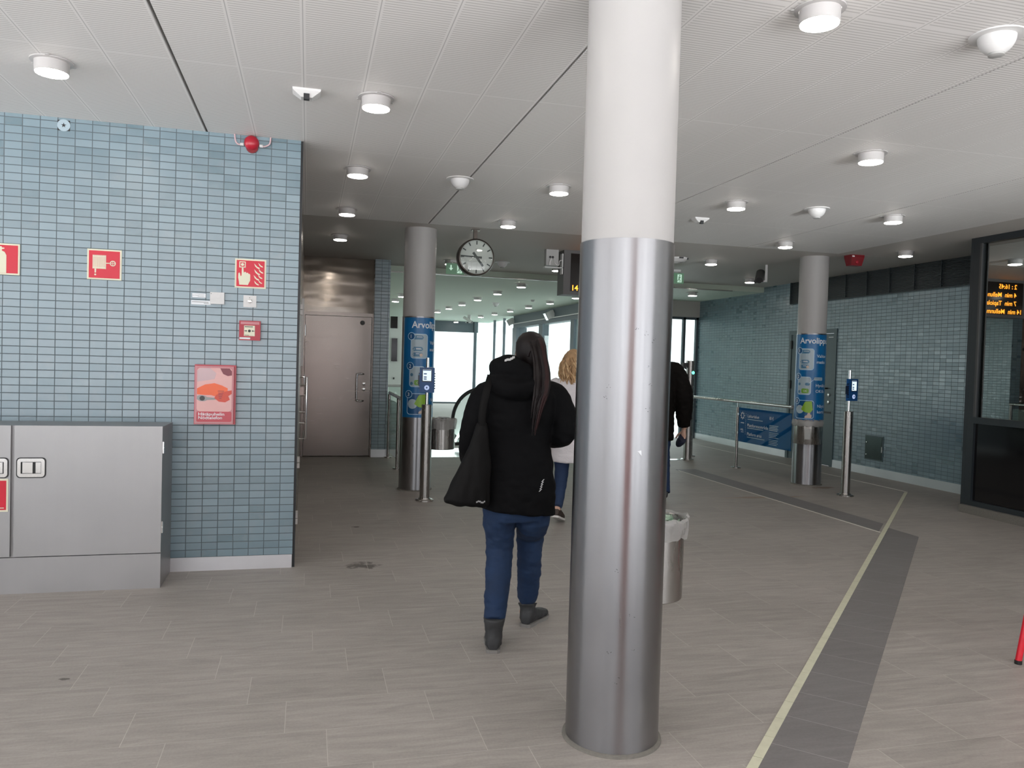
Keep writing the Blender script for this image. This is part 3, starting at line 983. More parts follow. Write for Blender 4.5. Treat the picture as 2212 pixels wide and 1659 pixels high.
# ================================================================== LEFT WALL
# steel fire cabinet
t = thing('fire_cabinet', 'waist high brushed steel cabinet against the left tile wall', 'cabinet', (-1.75, 5.54, 0))
b = MB().box(-2.62, -0.885, 5.375, 5.735, 0.0, 1.03)
b.bevel(0.012, 3)
b.build('body', 'cabinet_steel', t, True, world=t)
b = MB().box(-2.62, -0.884, 5.352, 5.376, 0.0, 0.222)
b.bevel(0.003, 1)
b.build('plinth', 'cabinet_steel', t, True, world=t)
for nm, x0, x1 in (('door', -1.716, -0.884), ('door', -2.60, -1.737)):
    b = MB().box(x0, x1, 5.352, 5.376, 0.228, 1.033)
    b.bevel(0.009, 3)
    d = b.build(nm, 'cabinet_steel', t, True, world=t)
    lx = -1.624 if x0 > -2 else -1.827
    O = (lx, 5.352, 0.775)
    MB().ringflat(rrect(-0.081, 0.081, -0.063, 0.063, 0.022), rrect(-0.074, 0.074, -0.056, 0.056, 0.018), O, X, Z, 0, 0.004).build('gasket', 'rubber', d, world=t)
    MB().ringflat(rrect(-0.075, 0.075, -0.057, 0.057, 0.019), rrect(-0.056, 0.056, -0.036, 0.036, 0.003), O, X, Z, 0, 0.006).build('latch_frame', 'bright_steel', d, world=t)
    MB().prism(rrect(-0.056, 0.056, -0.036, 0.036, 0.003), O, X, Z, 0, 0.0012).build('latch_recess', 'rubber', d, world=t)
    s = 1 if x0 > -2 else -1
    b = MB()
    b.box(-0.052, 0.010, -0.006, -0.002, -0.033, 0.033, Matrix.Translation(Vector(O)) @ Matrix.Rotation(-0.10 * s, 4, 'Z') @ Matrix.Scale(s, 4, X))
    b.build('latch_paddle', 'bright_steel', d, world=t)
    MB().box(O[0] + (0.025 if s > 0 else -0.054), O[0] + (0.054 if s > 0 else -0.025), 5.347, 5.351, O[2] - 0.033, O[2] + 0.033).build('latch_plate', 'bright_steel', d, world=t)
    if x0 > -2:
        for z in (0.897, 0.388):
            MB().box(-0.889, -0.876, 5.36, 5.385, z - 0.037, z + 0.037).box(-0.886, -0.874, 5.356, 5.366, z - 0.002, z + 0.002).build('hinge', 'bright_steel', d, world=t)
    else:
        MB().box(-1.96, -1.747, 5.349, 5.352, 0.507, 0.708).build('sticker_border', 'sign_cream', d, world=t)
        MB().box(-1.948, -1.757, 5.348, 5.35, 0.518, 0.697).build('red_sticker', 'sign_red', d, world=t)
        MB().box(-1.80, -1.768, 5.3475, 5.349, 0.528, 0.533).build('sticker_print', 'sign_cream', d, world=t)

def wall_sign(name, label, x0, x1, z0, z1, bd=0.0105):
    t = thing(name, label, 'sign', ((x0 + x1) / 2, WY, (z0 + z1) / 2))
    MB().box(x0, x1, WY - 0.005, WY, z0, z1).bevel(0.001, 1).build('border', 'sign_cream', t, world=t)
    MB().box(x0 + bd, x1 - bd, WY - 0.0062, WY - 0.004, z0 + bd, z1 - bd).build('red_field', 'sign_red', t, world=t)
    return t
PY = WY - 0.006
# extinguisher sign (cut by the picture edge)
t = wall_sign('fire_extinguisher_sign', 'square red sign with pale fire extinguisher, leftmost of the wall signs', -2.024, -1.8215, 1.975, 2.176)
O = (-1.932, PY, 2.066)
b = MB()
b.prism([(-0.034, -0.08), (0.034, -0.08), (0.034, 0.035), (0.024, 0.055), (0.008, 0.063), (0.008, 0.072), (0.022, 0.075), (0.022, 0.082), (0.008, 0.083), (0.006, 0.090), (-0.006, 0.090), (-0.008, 0.072), (-0.03, 0.075), (-0.034, 0.068), (-0.01, 0.06), (-0.024, 0.055), (-0.034, 0.035)], O, X, Z, 0, 0.0012)
b.build('pictogram', 'sign_cream', t, world=t)
# hose reel sign
t = wall_sign('fire_hose_sign', 'square red sign with pale hose reel pictogram on the left wall', -1.4265, -1.218, 1.974, 2.175)
O = (-1.3222, PY, 2.0745)
b = MB()
for i in range(11):
    u = -0.068 + i * 0.0075
    b.prism(rrect(u - 0.0029, u + 0.0029, -0.03, 0.062, 0.0028, 3), O, X, Z, 0, 0.0012)
b.prism(rect(-0.068, 0.006, -0.024, -0.018), O, X, Z, 0, 0.001).prism(rect(-0.068, 0.006, 0.05, 0.055), O, X, Z, 0, 0.001)
b.prism([(-0.059, -0.03), (-0.049, -0.03), (-0.05, -0.056), (-0.058, -0.056)], O, X, Z, 0, 0.0012)
b.prism(circ(-0.054, -0.068, 0.006, 12), O, X, Z, 0, 0.0012)
b.prism(rect(0.006, 0.035, 0.0065, 0.0125), O, X, Z, 0, 0.0012)
b.ringflat(circ(0.051, 0.0095, 0.0185), circ(0.051, 0.0095, 0.0125), O, X, Z, 0, 0.0012)
b.prism(rect(0.036, 0.066, 0.0075, 0.0115), O, X, Z, 0, 0.0012).prism(rect(0.049, 0.053, -0.006, 0.025), O, X, Z, 0, 0.0012)
b.build('pictogram', 'sign_cream', t, world=t)
# fire alarm sign: finger pressing a button, flames
t = wall_sign('fire_alarm_sign', 'square red sign with pressing hand and flames on the left wall', -0.502, -0.2965, 1.9655, 2.167)
O = (-0.399, PY, 2.066)
b = MB()
b.ringflat(rect(-0.075, -0.033, 0.04, 0.082), rect(-0.069, -0.039, 0.046, 0.076), O, X, Z, 0, 0.0012)
b.prism(circ(-0.054, 0.061, 0.0105, 18), O, X, Z, 0, 0.0012)
hand = [(-0.073, -0.079), (-0.016, -0.079), (-0.008, -0.06), (-0.002, -0.048), (-0.002, -0.008), (-0.006, -0.001), (-0.013, -0.002), (-0.016, 0.004), (-0.022, 0.006), (-0.027, 0.002), (-0.031, 0.010), (-0.039, 0.011), (-0.045, 0.004), (-0.048, 0.040), (-0.053, 0.045), (-0.058, 0.040), (-0.059, -0.016), (-0.066, -0.020), (-0.069, 0.0), (-0.074, 0.005), (-0.080, 0.0), (-0.081, -0.03), (-0.076, -0.055)]
b.prism(hand, O, X, Z, 0, 0.0012)
for (ou, ov, s) in ((0.048, 0.047, 1.0), (0.05, 0.005, 1.05), (0.046, -0.033, 1.0), (0.048, -0.068, 0.85)):
    for du, dv, k in ((-0.014, 0.0, 1.0), (0.012, 0.010, 0.8)):
        fl = [(-0.012, 0.026), (-0.004, 0.004), (0.010, -0.008), (0.026, -0.012), (0.024, -0.003), (0.010, 0.003), (0.000, 0.014)]
        b.prism([(min(0.086, ou + du + u * s * k), ov + dv + v * s * k) for u, v in fl], O, X, Z, 0, 0.0012)
b.build('pictogram', 'sign_cream', t, world=t)
# two label stickers, white box, key switch plate
t = tag(MB().box(-0.775, -0.688, WY - 0.0015, WY, 1.886, 1.914).build('label_sticker', 'white_print'), 'small white label sticker on the tiles, upper of the two beside the white box', 'sticker')
MB().text('KYTKIN', 0.011, (-0.771, WY - 0.0017, 1.896), X, Z, 0, 0).build('print', 'print_grey', t)
MB().box(-0.74, -0.70, WY - 0.0018, WY - 0.001, 1.892, 1.8945).box(-0.735, -0.70, WY - 0.0018, WY - 0.001, 1.903, 1.905).build('print', 'print_grey', t)
t = tag(MB().box(-0.781, -0.654, WY - 0.0015, WY, 1.838, 1.866).build('label_sticker', 'white_print'), 'long thin white label sticker on the tiles, lower of the two beside the white box', 'sticker')
MB().box(-0.776, -0.67, WY - 0.0018, WY - 0.001, 1.853, 1.858).box(-0.70, -0.668, WY - 0.0018, WY - 0.001, 1.845, 1.849).build('print', 'print_grey', t)
t = thing('switch_box', 'small square white switch box on the left wall beside two label stickers', 'switch box', (-0.612, WY, 1.885))
MB().box(-0.658, -0.566, WY - 0.028, WY, 1.845, 1.925).bevel(0.004, 2).build('box', 'plastic_white', t, True, world=t)
MB().box(-0.621, -0.589, WY - 0.031, WY - 0.027, 1.887, 1.907).build('button', 'plastic_white', t, world=t)
MB().box(-0.653, -0.648, WY - 0.0295, WY - 0.027, 1.912, 1.916).build('indicator', 'ink', t, world=t)
t = thing('key_switch', 'square white plate with round key switch under the fire alarm sign', 'key switch', (-0.4, WY, 1.875))
MB().box(-0.4425, -0.3575, WY - 0.008, WY, 1.834, 1.915).bevel(0.002, 1).build('plate', 'plastic_white', t, True, world=t)
MB().lathe([(0.014, 0), (0.014, -0.006), (0.009, -0.008)], (-0.40, WY - 0.008, 1.877), 20, 'y').build('key_cylinder', 'bright_steel', t, True, world=t)
MB().lathe([(0.0025, 0), (0.0025, -0.002)], (-0.402, WY - 0.008, 1.900), 10, 'y').build('indicator', 'ink', t, world=t)
# call point
t = thing('fire_alarm_call_point', 'small red break glass call point box on the left wall', 'call point', (-0.394, WY, 1.671))
MB().box(-0.4635, -0.3245, WY - 0.05, WY, 1.604, 1.738).bevel(0.006, 2).build('box', 'red_plastic', t, True, world=t)
O = (-0.394, WY - 0.0502, 1.671)
MB().prism(rect(-0.0375, 0.0335, -0.038, 0.034), O, X, Z, 0, 0.002).build('press_panel', 'sign_cream', t, world=t)
b = MB()
O2 = (-0.394, WY - 0.0522, 1.671)
b.prism(circ(-0.002, -0.003, 0.0095, 18), O2, X, Z, 0, 0.0008)
for s in (-1, 1):
    b.prism([(-0.002 + s * 0.034, -0.005), (-0.002 + s * 0.024, -0.005), (-0.002 + s * 0.024, -0.010), (-0.002 + s * 0.014, -0.003), (-0.002 + s * 0.024, 0.004), (-0.002 + s * 0.024, -0.001), (-0.002 + s * 0.034, -0.001)], O2, X, Z, 0, 0.0008)
b.prism(rect(-0.033, 0.02, 0.023, 0.028), O2, X, Z, 0, 0.0008).prism(rect(-0.033, -0.005, -0.034, -0.031), O2, X, Z, 0, 0.0008)
b.build('arrow_print', 'ink', t, world=t)
MB().prism(rect(-0.066, 0.004, -0.06, -0.048), O, X, Z, 0, 0.001).build('white_label', 'white_print', t, world=t)
MB().prism(rect(-0.06, 0.062, 0.042, 0.06), O, X, Z, 0, 0.003).build('clear_lid', 'phone_clear', t, world=t)

# emergency phone box
t = thing('emergency_phone_box', 'red and pink emergency phone box with picture of a hand holding a phone', 'phone box', (-0.612, WY, 1.22))
MB().box(-0.745, -0.478, WY - 0.045, WY, 1.02, 1.428).bevel(0.018, 3).build('box', 'phone_red', t, True, world=t)
FY = WY - 0.075
MB().box(-0.738, -0.490, FY, WY - 0.04, 1.026, 1.420).bevel(0.014, 3).build('clear_cover', 'phone_clear', t, True, world=t)
O = (-0.613, FY - 0.0005, 1.222)
MB().prism(rrect(-0.112, 0.112, -0.112, 0.185, 0.022), O, X, Z, 0, 0.001).build('pink_panel', 'pink_print', t, world=t)
MB().prism([(-0.11, 0.09), (-0.112, 0.165), (-0.09, 0.184), (-0.03, 0.184), (0.01, 0.15), (0.0, 0.11), (-0.05, 0.10)], O, X, Z, 0.0, 0.0014).build('grey_smudge', 'pink_blush', t, world=t)
MB().prism([(0.035, 0.184), (0.055, 0.145), (0.085, 0.132), (0.111, 0.137), (0.111, 0.165), (0.095, 0.184)], O, X, Z, 0, 0.0016).build('dark_corner', 'maroon_print', t, world=t)
MB().prism([(-0.111, 0.045), (-0.06, 0.072), (0.0, 0.082), (0.05, 0.066), (0.085, 0.048), (0.085, 0.0), (0.06, -0.012), (0.04, -0.02), (-0.02, 0.0), (-0.06, 0.0), (-0.111, 0.005)], O, X, Z, 0, 0.0018).build('orange_sleeve', 'orange_print', t, world=t)
MB().prism([(0.01, 0.0), (0.04, 0.018), (0.085, 0.03), (0.111, 0.035), (0.111, 0.01), (0.09, -0.005), (0.1, -0.03), (0.07, -0.048), (0.03, -0.044), (0.0, -0.02)], O, X, Z, 0, 0.0022).build('orange_hand', 'deep_orange', t, world=t)
b = MB()
for i in range(5):
    b.prism(rect(0.022 + i * 0.002, 0.062 - i * 0.004, 0.026 - i * 0.0125, 0.030 - i * 0.0125), O, X, Z, 0, 0.0026)
b.build('finger_print', 'maroon_print', t, world=t)
MB().prism([(-0.111, -0.008), (-0.09, 0.0), (-0.062, -0.004), (-0.045, -0.014), (0.0, -0.018), (0.02, -0.03), (-0.045, -0.034), (-0.062, -0.042), (-0.09, -0.042), (-0.111, -0.03)], O, X, Z, 0, 0.002).build('grey_handset', 'print_grey', t, world=t)
MB().prism(circ(-0.077, -0.022, 0.017, 18), O, X, Z, 0, 0.0024).build('earpiece', 'plastic_dark', t, world=t)
MB().prism(rrect(-0.112, 0.112, -0.182, -0.112, 0.01), O, X, Z, 0, 0.0012).build('red_strip', 'phone_red', t, world=t)
b = MB()
b.text('Hätäpuhelin', 0.029, (-0.713, FY - 0.002, 1.083), X, Z, 0, 0, width=0.166, bold=0.012)
b.text('Nödtelefon', 0.029, (-0.713, FY - 0.002, 1.058), X, Z, 0, 0, width=0.152, bold=0.012)
b.build('lettering', 'white_print', t, world=t)

# round decal with star, alarm bell
t = thing('star_sticker', 'round grey sticker with a black star high on the left wall', 'sticker', (-1.577, WY, 2.968))
MB().prism(rect(-0.037, 0.037, -0.034, 0.034), (-1.577, WY, 2.966), X, Z, 0, 0.0015).build('backing', 'ink', t, world=t)
MB().prism(circ(0, 0, 0.0385, 28), (-1.577, WY - 0.0014, 2.967), X, Z, 0, 0.001).build('disc', 'poster_grey', t, world=t)
MB().prism([((0.0165 if i % 2 == 0 else 0.0066) * math.sin(PI * i / 5), (0.0165 if i % 2 == 0 else 0.0066) * math.cos(PI * i / 5)) for i in range(10)], (-1.577, WY - 0.0024, 2.967), X, Z, 0, 0.001).build('star', 'ink', t, world=t)
t = thing('alarm_bell', 'round red alarm bell with curved conduits at the top of the left wall', 'alarm bell', (-0.408, WY, 2.963))
MB().lathe([(0.046, 0), (0.050, -0.012), (0.048, -0.03), (0.036, -0.047), (0.018, -0.055), (0.004, -0.057)], (-0.408, WY, 2.963), 32, 'y').build('bell', 'red_plastic', t, True, world=t)
MB().lathe([(0.040, 0), (0.040, -0.02)], (-0.405, WY, 2.935), 24, 'y').build('base', 'dark_red', t, True, world=t)
for s, x1 in ((-1, -0.519), (1, -0.283)):
    MB().lathe([(0.010, 0), (0.010, 0.022)] if s > 0 else [(0.010, -0.022), (0.010, 0)], (-0.408 + s * 0.052, WY - 0.018, 2.948), 14, 'x').build('cable_gland', 'plastic_white', t, True, world=t)
    MB().tube([(-0.408 + s * 0.07, WY - 0.018, 2.946), (-0.408 + s * 0.09, WY - 0.018, 2.948), (x1 - s * 0.006, WY - 0.018, 2.968), (x1, WY - 0.018, 3.013)], 0.0055, 8, 4).build('conduit', 'pink_blush', t, True, world=t)

# ================================================================== PASSAGE: steel doors
t = thing('door_1', 'brushed steel door with D handle at the end of the passage', 'door', (0.44, 12.16, 0), kind='structure')
MB().box(-0.07, 0.955, 12.12, 12.2, 2.135, 2.19).box(0.935, 0.98, 12.11, 12.2, 0, 2.19).box(-0.10, -0.055, 12.11, 12.2, 0, 2.19).build('door_frame', 'door_steel', t, world=t)
MB().box(-0.05, 0.93, 12.145, 12.19, 0.012, 2.13).build('door_leaf', 'door_steel', t, world=t)
MB().tube([(0.825, 12.145, 1.265), (0.80, 12.085, 1.268), (0.74, 12.08, 1.262), (0.722, 12.08, 1.235), (0.722, 12.08, 0.885), (0.74, 12.08, 0.858), (0.80, 12.085, 0.855), (0.825, 12.145, 0.858)], 0.013, 12, 3).build('pull_handle', 'bright_steel', t, True, world=t)
for z in (1.118, 1.032):
    MB().lathe([(0.027, 0), (0.027, -0.008), (0.016, -0.012)], (0.828, 12.145, z), 20, 'y').build('lock_cylinder', 'bright_steel', t, True, world=t)
MB().lathe([(0.035, 0), (0.035, -0.012), (0.028, -0.018)], (0.79, 12.145, 2.045), 22, 'y').build('round_cover', 'plastic_dark', t, True, world=t)
for z in (0.3, 1.15, 1.9):
    MB().lathe([(0.014, -0.08), (0.014, 0.08)], (-0.053, 12.12, z), 12).build('hinge', 'bright_steel', t, True, world=t)
t = thing('door_3', 'steel side door seen edge on just behind the tile wall corner', 'door', (-0.085, 7.2, 0), kind='structure')
MB().box(-0.086, -0.072, 6.2, 8.3, 0.02, 2.12).build('door_leaf', 'door_steel', t, world=t)
for y, z in ((6.18, 0.27), (6.9, 0.6), (6.9, 1.9)):
    MB().box(-0.075, -0.052, y - 0.04, y + 0.04, z - 0.045, z - 0.003).box(-0.075, -0.052, y - 0.04, y + 0.04, z + 0.003, z + 0.045).build('hinge', 'plastic_white', t, world=t)
MB().tube([(-0.075, 8.1, 1.30), (-0.012, 8.1, 1.30), (-0.012, 8.1, 0.68), (-0.075, 8.1, 0.68)], 0.013, 10).build('pull_handle', 'bright_steel', t, True, world=t)
for z in (1.22, 1.12, 0.95, 0.84):
    MB().tube([(-0.075, 8.05, z), (-0.02, 8.05, z)], 0.011, 8).build('handle_bracket', 'bright_steel', t, True, world=t)
MB().box(-0.075, -0.035, 8.0, 8.06, 1.12, 1.2).build('lock_case', 'door_steel', t, world=t)
MB().box(-0.078, -0.055, 9.0, 9.05, 1.4, 2.15).build('rebate_strip', 'plastic_white', t, world=t)

# ================================================================== COLUMNS
CR = 0.187
def column(name, label, x, y, z_clad):
    t = thing(name, label, 'column', (x, y, 0), kind='thing')
    MB().lathe([(CR - 0.004, z_clad - 0.02), (CR - 0.004, CZ)], seg=64).build('painted_shaft', 'column_paint', t, True)
    MB().lathe([(CR, 0.002), (CR, z_clad), (CR - 0.006, z_clad)], seg=64).build('steel_cladding', 'column_steel', t, True)
    MB().lathe([(CR + 0.014, 0), (CR + 0.012, 0.008), (CR + 0.002, 0.012)], seg=64).build('base_ring', 'concrete', t, True)
    return t
c_main = column('column', 'nearest round column with tall scuffed steel cladding and plain white top', 1.225, 2.93, 1.985)
b = MB()
for az, z0, h in ((-85, 1.63, 0.022), (-78, 1.60, 0.02), (-80, 1.50, 0.018), (-79, 1.43, 0.015), (-81, 1.335, 0.018), (-100, 1.64, 0.004), (-108, 0.30, 0.03), (-93, 0.55, 0.035), (-112, 0.72, 0.012), (-120, 0.40, 0.01), (-88, 0.42, 0.012), (-128, 1.42, 0.012), (-131, 1.38, 0.012)):
    a = math.radians(az)
    for k in range(3):
        a2 = a + random.uniform(-0.07, 0.07)
        wd = random.uniform(0.008, 0.035)
        zz = z0 + random.uniform(-0.5, 0.5) * h
        tl = random.uniform(-0.2, 0.2)
        P = [(CR + 0.0006) * Vector((math.cos(a2), math.sin(a2), 0)), (CR + 0.0006) * Vector((math.cos(a2 + wd), math.sin(a2 + wd), 0))]
        q = [b.bm.verts.new(P[0] + Vector((0, 0, zz))), b.bm.verts.new(P[1] + Vector((0, 0, zz + tl * 0.02))), b.bm.verts.new(P[1] + Vector((0, 0, zz + tl * 0.02 + 0.002))), b.bm.verts.new(P[0] + Vector((0, 0, zz + 0.0025)))]
        b.bm.faces.new(q)
b.build('scratch_marks', 'plastic_dark', c_main)
a = math.radians(-93)
MB().prism([(0, 0), (0.016, 0.002), (0.018, -0.02)], ((CR) * math.cos(a), CR * math.sin(a), 1.18), Vector((-math.sin(a), math.cos(a), 0)), Z, 0, 0.0012).build('torn_sticker', 'white_print', c_main)

class Wrap:
    """flat artwork wrapped round a column; u in metres along the circumference from az0"""
    def __init__(self, az0, r):
        self.az0, self.r = math.radians(az0), r
    def p(self, u, v, off):
        a = self.az0 + u / self.r
        return Vector(((self.r + off) * math.cos(a), (self.r + off) * math.sin(a), v))
    def shape(self, mb, poly, off, n=10):
        us = [q[0] for q in poly]
        u0, u1 = min(us), max(us)
        m = len(poly)
        def span(u):
            vs = []
            for i in range(m):
                (a, b_), (c, d) = poly[i], poly[(i + 1) % m]
                if abs(c - a) < 1e-9:
                    if abs(u - a) < 1e-6:
                        vs += [b_, d]
                    continue
                if min(a, c) - 1e-9 <= u <= max(a, c) + 1e-9:
                    vs.append(b_ + (d - b_) * (u - a) / (c - a))
            return (min(vs), max(vs)) if vs else None
        cols = []
        for i in range(n + 1):
            u = u0 + (u1 - u0) * (0.002 + 0.996 * i / n)
            s = span(u)
            if s:
                cols.append((mb.bm.verts.new(self.p(u, s[0], off)), mb.bm.verts.new(self.p(u, s[1], off))))
        for a, c in zip(cols, cols[1:]):
            mb.bm.faces.new((a[0], c[0], c[1], a[1]))
        return self
    def ring(self, mb, outer, inner, off):
        A, B = [], []
        m = len(outer)
        for i in range(m):
            (a, c), (d, e) = outer[i], outer[(i + 1) % m]
            (f, g), (h, k) = inner[i], inner[(i + 1) % m]
            q = max(1, int(abs(d - a) / 0.012))
            for j in range(q):
                t_ = j / q
                A.append((a + (d - a) * t_, c + (e - c) * t_))
                B.append((f + (h - f) * t_, g + (k - g) * t_))
        outer, inner = A, B
        n = len(outer)
        o = [mb.bm.verts.new(self.p(u, v, off)) for u, v in outer]
        i_ = [mb.bm.verts.new(self.p(u, v, off)) for u, v in inner]
        for i in range(n):
            j = (i + 1) % n
            mb.bm.faces.new((o[i], o[j], i_[j], i_[i]))
    def text(self, mb, s, size, u, v, off, width=None, bold=0.0):
        mb.text(s, size, (0, 0, 0), X, Y3, 0, 0, width=width, bold=bold, fn=lambda x, y: self.p(u + x, v + y, off))

def poster(col, az0):
    W = Wrap(az0, CR)
    z0, z1 = 0.845, 1.985
    u0, u1 = -0.115, 0.64
    b = MB()
    b.rings([[W.p(u0 + (u1 - u0) * i / 48, z0, 0.002), W.p(u0 + (u1 - u0) * i / 48, z1, 0.002), W.p(u0 + (u1 - u0) * i / 48, z1, 0.0), W.p(u0 + (u1 - u0) * i / 48, z0, 0.0)] for i in range(49)])
    po = b.build('poster', 'poster_blue', col)
    b = MB()
    W.shape(b, rect(u0, u0 + 0.006, z0, z1), 0.0026, 1)
    b.build('white_edge', 'poster_pale', po)
    b = MB()
    W.text(b, 'Arvolippu', 0.108, 0.0, 1.868, 0.003, width=0.40, bold=0.018)
    W.text(b, 'Valitse', 0.056, 0.225, 1.685, 0.003, bold=0.006)
    W.text(b, 'matka', 0.056, 0.225, 1.607, 0.003, bold=0.006)
    W.text(b, 'Hyväksy', 0.056, 0.225, 1.30, 0.003, bold=0.006)
    W.text(b, 'OK:lla', 0.056, 0.225, 1.225, 0.003, bold=0.006)
    W.text(b, 'Näytä', 0.056, 0.255, 1.03, 0.003, bold=0.006)
    W.text(b, 'kortti', 0.056, 0.255, 0.955, 0.003, bold=0.006)
    b.build('lettering', 'white_print', po)
    pn, rg, mid, grn, skin, navy = MB(), MB(), MB(), MB(), MB(), MB()
    # step 1
    W.shape(pn, rrect(0.0, 0.185, 1.525, 1.795, 0.03), 0.0028, 14)
    W.ring(rg, rrect(-0.006, 0.191, 1.519, 1.801, 0.034), rrect(0.0, 0.185, 1.525, 1.795, 0.03), 0.0030)
    for v0, v1, l in ((1.735, 1.782, 0.14), (1.604, 1.652, 0.135), (1.542, 1.588, 0.135)):
        W.shape(mid, rrect(0.018, l, v0, v1, 0.022), 0.0032, 12)
    W.shape(skin, circ(0.115, 1.56, 0.019), 0.0036, 8)
    # step 2
    W.shape(pn, rrect(-0.008, 0.16, 1.20, 1.425, 0.03), 0.0028, 14)
    W.ring(rg, rrect(-0.014, 0.166, 1.194, 1.431, 0.034), rrect(-0.008, 0.16, 1.20, 1.425, 0.03), 0.0030)
    W.shape(mid, rrect(-0.004, 0.03, 1.315, 1.352, 0.016), 0.0032, 8)
    W.shape(mid, rrect(0.09, 0.15, 1.315, 1.352, 0.016), 0.0032, 8)
    W.shape(mid, rrect(-0.004, 0.03, 1.215, 1.252, 0.016), 0.0032, 8)
    W.shape(grn, rrect(0.045, 0.14, 1.215, 1.275, 0.012), 0.0032, 8)
    W.shape(rg, [(0.125, 1.34), (0.20, 1.40), (0.20, 1.395), (0.128, 1.333)], 0.0034, 4)
    W.shape(pn, rrect(0.20, 0.32, 1.385, 1.425, 0.004), 0.0030, 8)
    # step 3
    W.shape(navy, rrect(-0.03, 0.205, 0.885, 1.115, 0.03), 0.0028, 14)
    W.ring(rg, rrect(-0.036, 0.211, 0.879, 1.121, 0.034), rrect(-0.03, 0.205, 0.885, 1.115, 0.03), 0.0031)
    W.shape(pn, circ(0.03, 1.0, 0.056), 0.0032, 12)
    W.shape(skin, [(0.115, 0.89), (0.13, 0.93), (0.145, 0.975), (0.165, 0.97), (0.16, 0.93), (0.185, 0.935), (0.185, 0.89)], 0.0034, 6)
    W.shape(skin, [(0.10, 0.905), (0.115, 0.925), (0.15, 0.92), (0.15, 0.89), (0.10, 0.89)], 0.0035, 4)
    lime = MB()
    W.shape(lime, [(0.05, 1.0), (0.10, 1.105), (0.185, 1.11), (0.198, 1.0), (0.165, 0.955), (0.10, 0.965)], 0.0036, 10)
    for (uu, v) in ((0.0, 1.772), (-0.008, 1.433), (-0.018, 1.11)):
        W.shape(navy, circ(uu, v, 0.038), 0.0040, 12)
        W.ring(rg, circ(uu, v, 0.044, 28), circ(uu, v, 0.038, 28), 0.0042)
    nb = MB()
    for s, uu, v in (('1', -0.008, 1.752), ('2', -0.020, 1.413), ('3', -0.030, 1.09)):
        W.text(nb, s, 0.055, uu, v, 0.0046, bold=0.01)
    W.text(nb, '2', 0.034, 0.026, 1.616, 0.0038)
    W.text(nb, '1', 0.034, 0.026, 1.553, 0.0038)
    W.text(nb, 'OK', 0.034, 0.07, 1.232, 0.0038)
    for k, (v, a, c) in enumerate(((1.762, 0.06, 0.125), (1.632, 0.055, 0.11), (1.622, 0.055, 0.12), (1.57, 0.055, 0.095), (1.405, 0.21, 0.31))):
        W.shape(nb if k < 4 else mid, rect(a, c, v, v + 0.006), 0.0037, 3)
    pn.build('panel_print', 'poster_grey', po); rg.build('outline_print', 'poster_pale', po); mid.build('button_print', 'poster_mid', po)
    grn.build('ok_button_print', 'poster_green', po); skin.build('hand_print', 'poster_skin', po); navy.build('disc_print', 'poster_navy', po)
    lime.build('card_print', 'poster_lime', po); nb.build('numeral_lettering', 'white_print', po)
c_back = column('column', 'round column with blue poster beside the tile pier and card reader', 1.232, 9.08, 2.0)
poster(c_back, -121.5)
c_right = column('column', 'round column with blue poster and hanging bin near the right wall', 6.47, 9.08, 2.0)
poster(c_right, -171)

# ================================================================== BINS
def wavy_bag(mb, c, r, z_rim, drop, seed, lip=0.012):
    rnd = random.Random(seed)
    ph = [rnd.uniform(0, 6.28) for _ in range(4)]
    def rr(a, k):
        return 0.006 * math.sin(5 * a + ph[0] + k) + 0.004 * math.sin(11 * a + ph[1] - k) + 0.003 * math.sin(17 * a + ph[2])
    prof = [(r - 0.02, -0.06, 0.4), (r - 0.004, 0.0, 0.8), (r + lip * 0.5, 0.016, 1), (r + lip * 1.2, 0.006, 1.2), (r + lip * 1.1, -0.018, 1.3), (r + lip * 0.7, -0.5 * drop, 1.2), (r + 0.004, -drop, 0.9)]
    R = []
    for k, (q, h, amp) in enumerate(prof):
        R.append([Vector((c[0] + (q + abs(rr(2 * PI * i / 72, k * 0.6)) * amp) * math.cos(2 * PI * i / 72), c[1] + (q + abs(rr(2 * PI * i / 72, k * 0.6)) * amp) * math.sin(2 * PI * i / 72), z_rim + h + rr(2 * PI * i / 72, k) * 0.7)) for i in range(72)])
    mb.rings(R, True, False)
    return mb
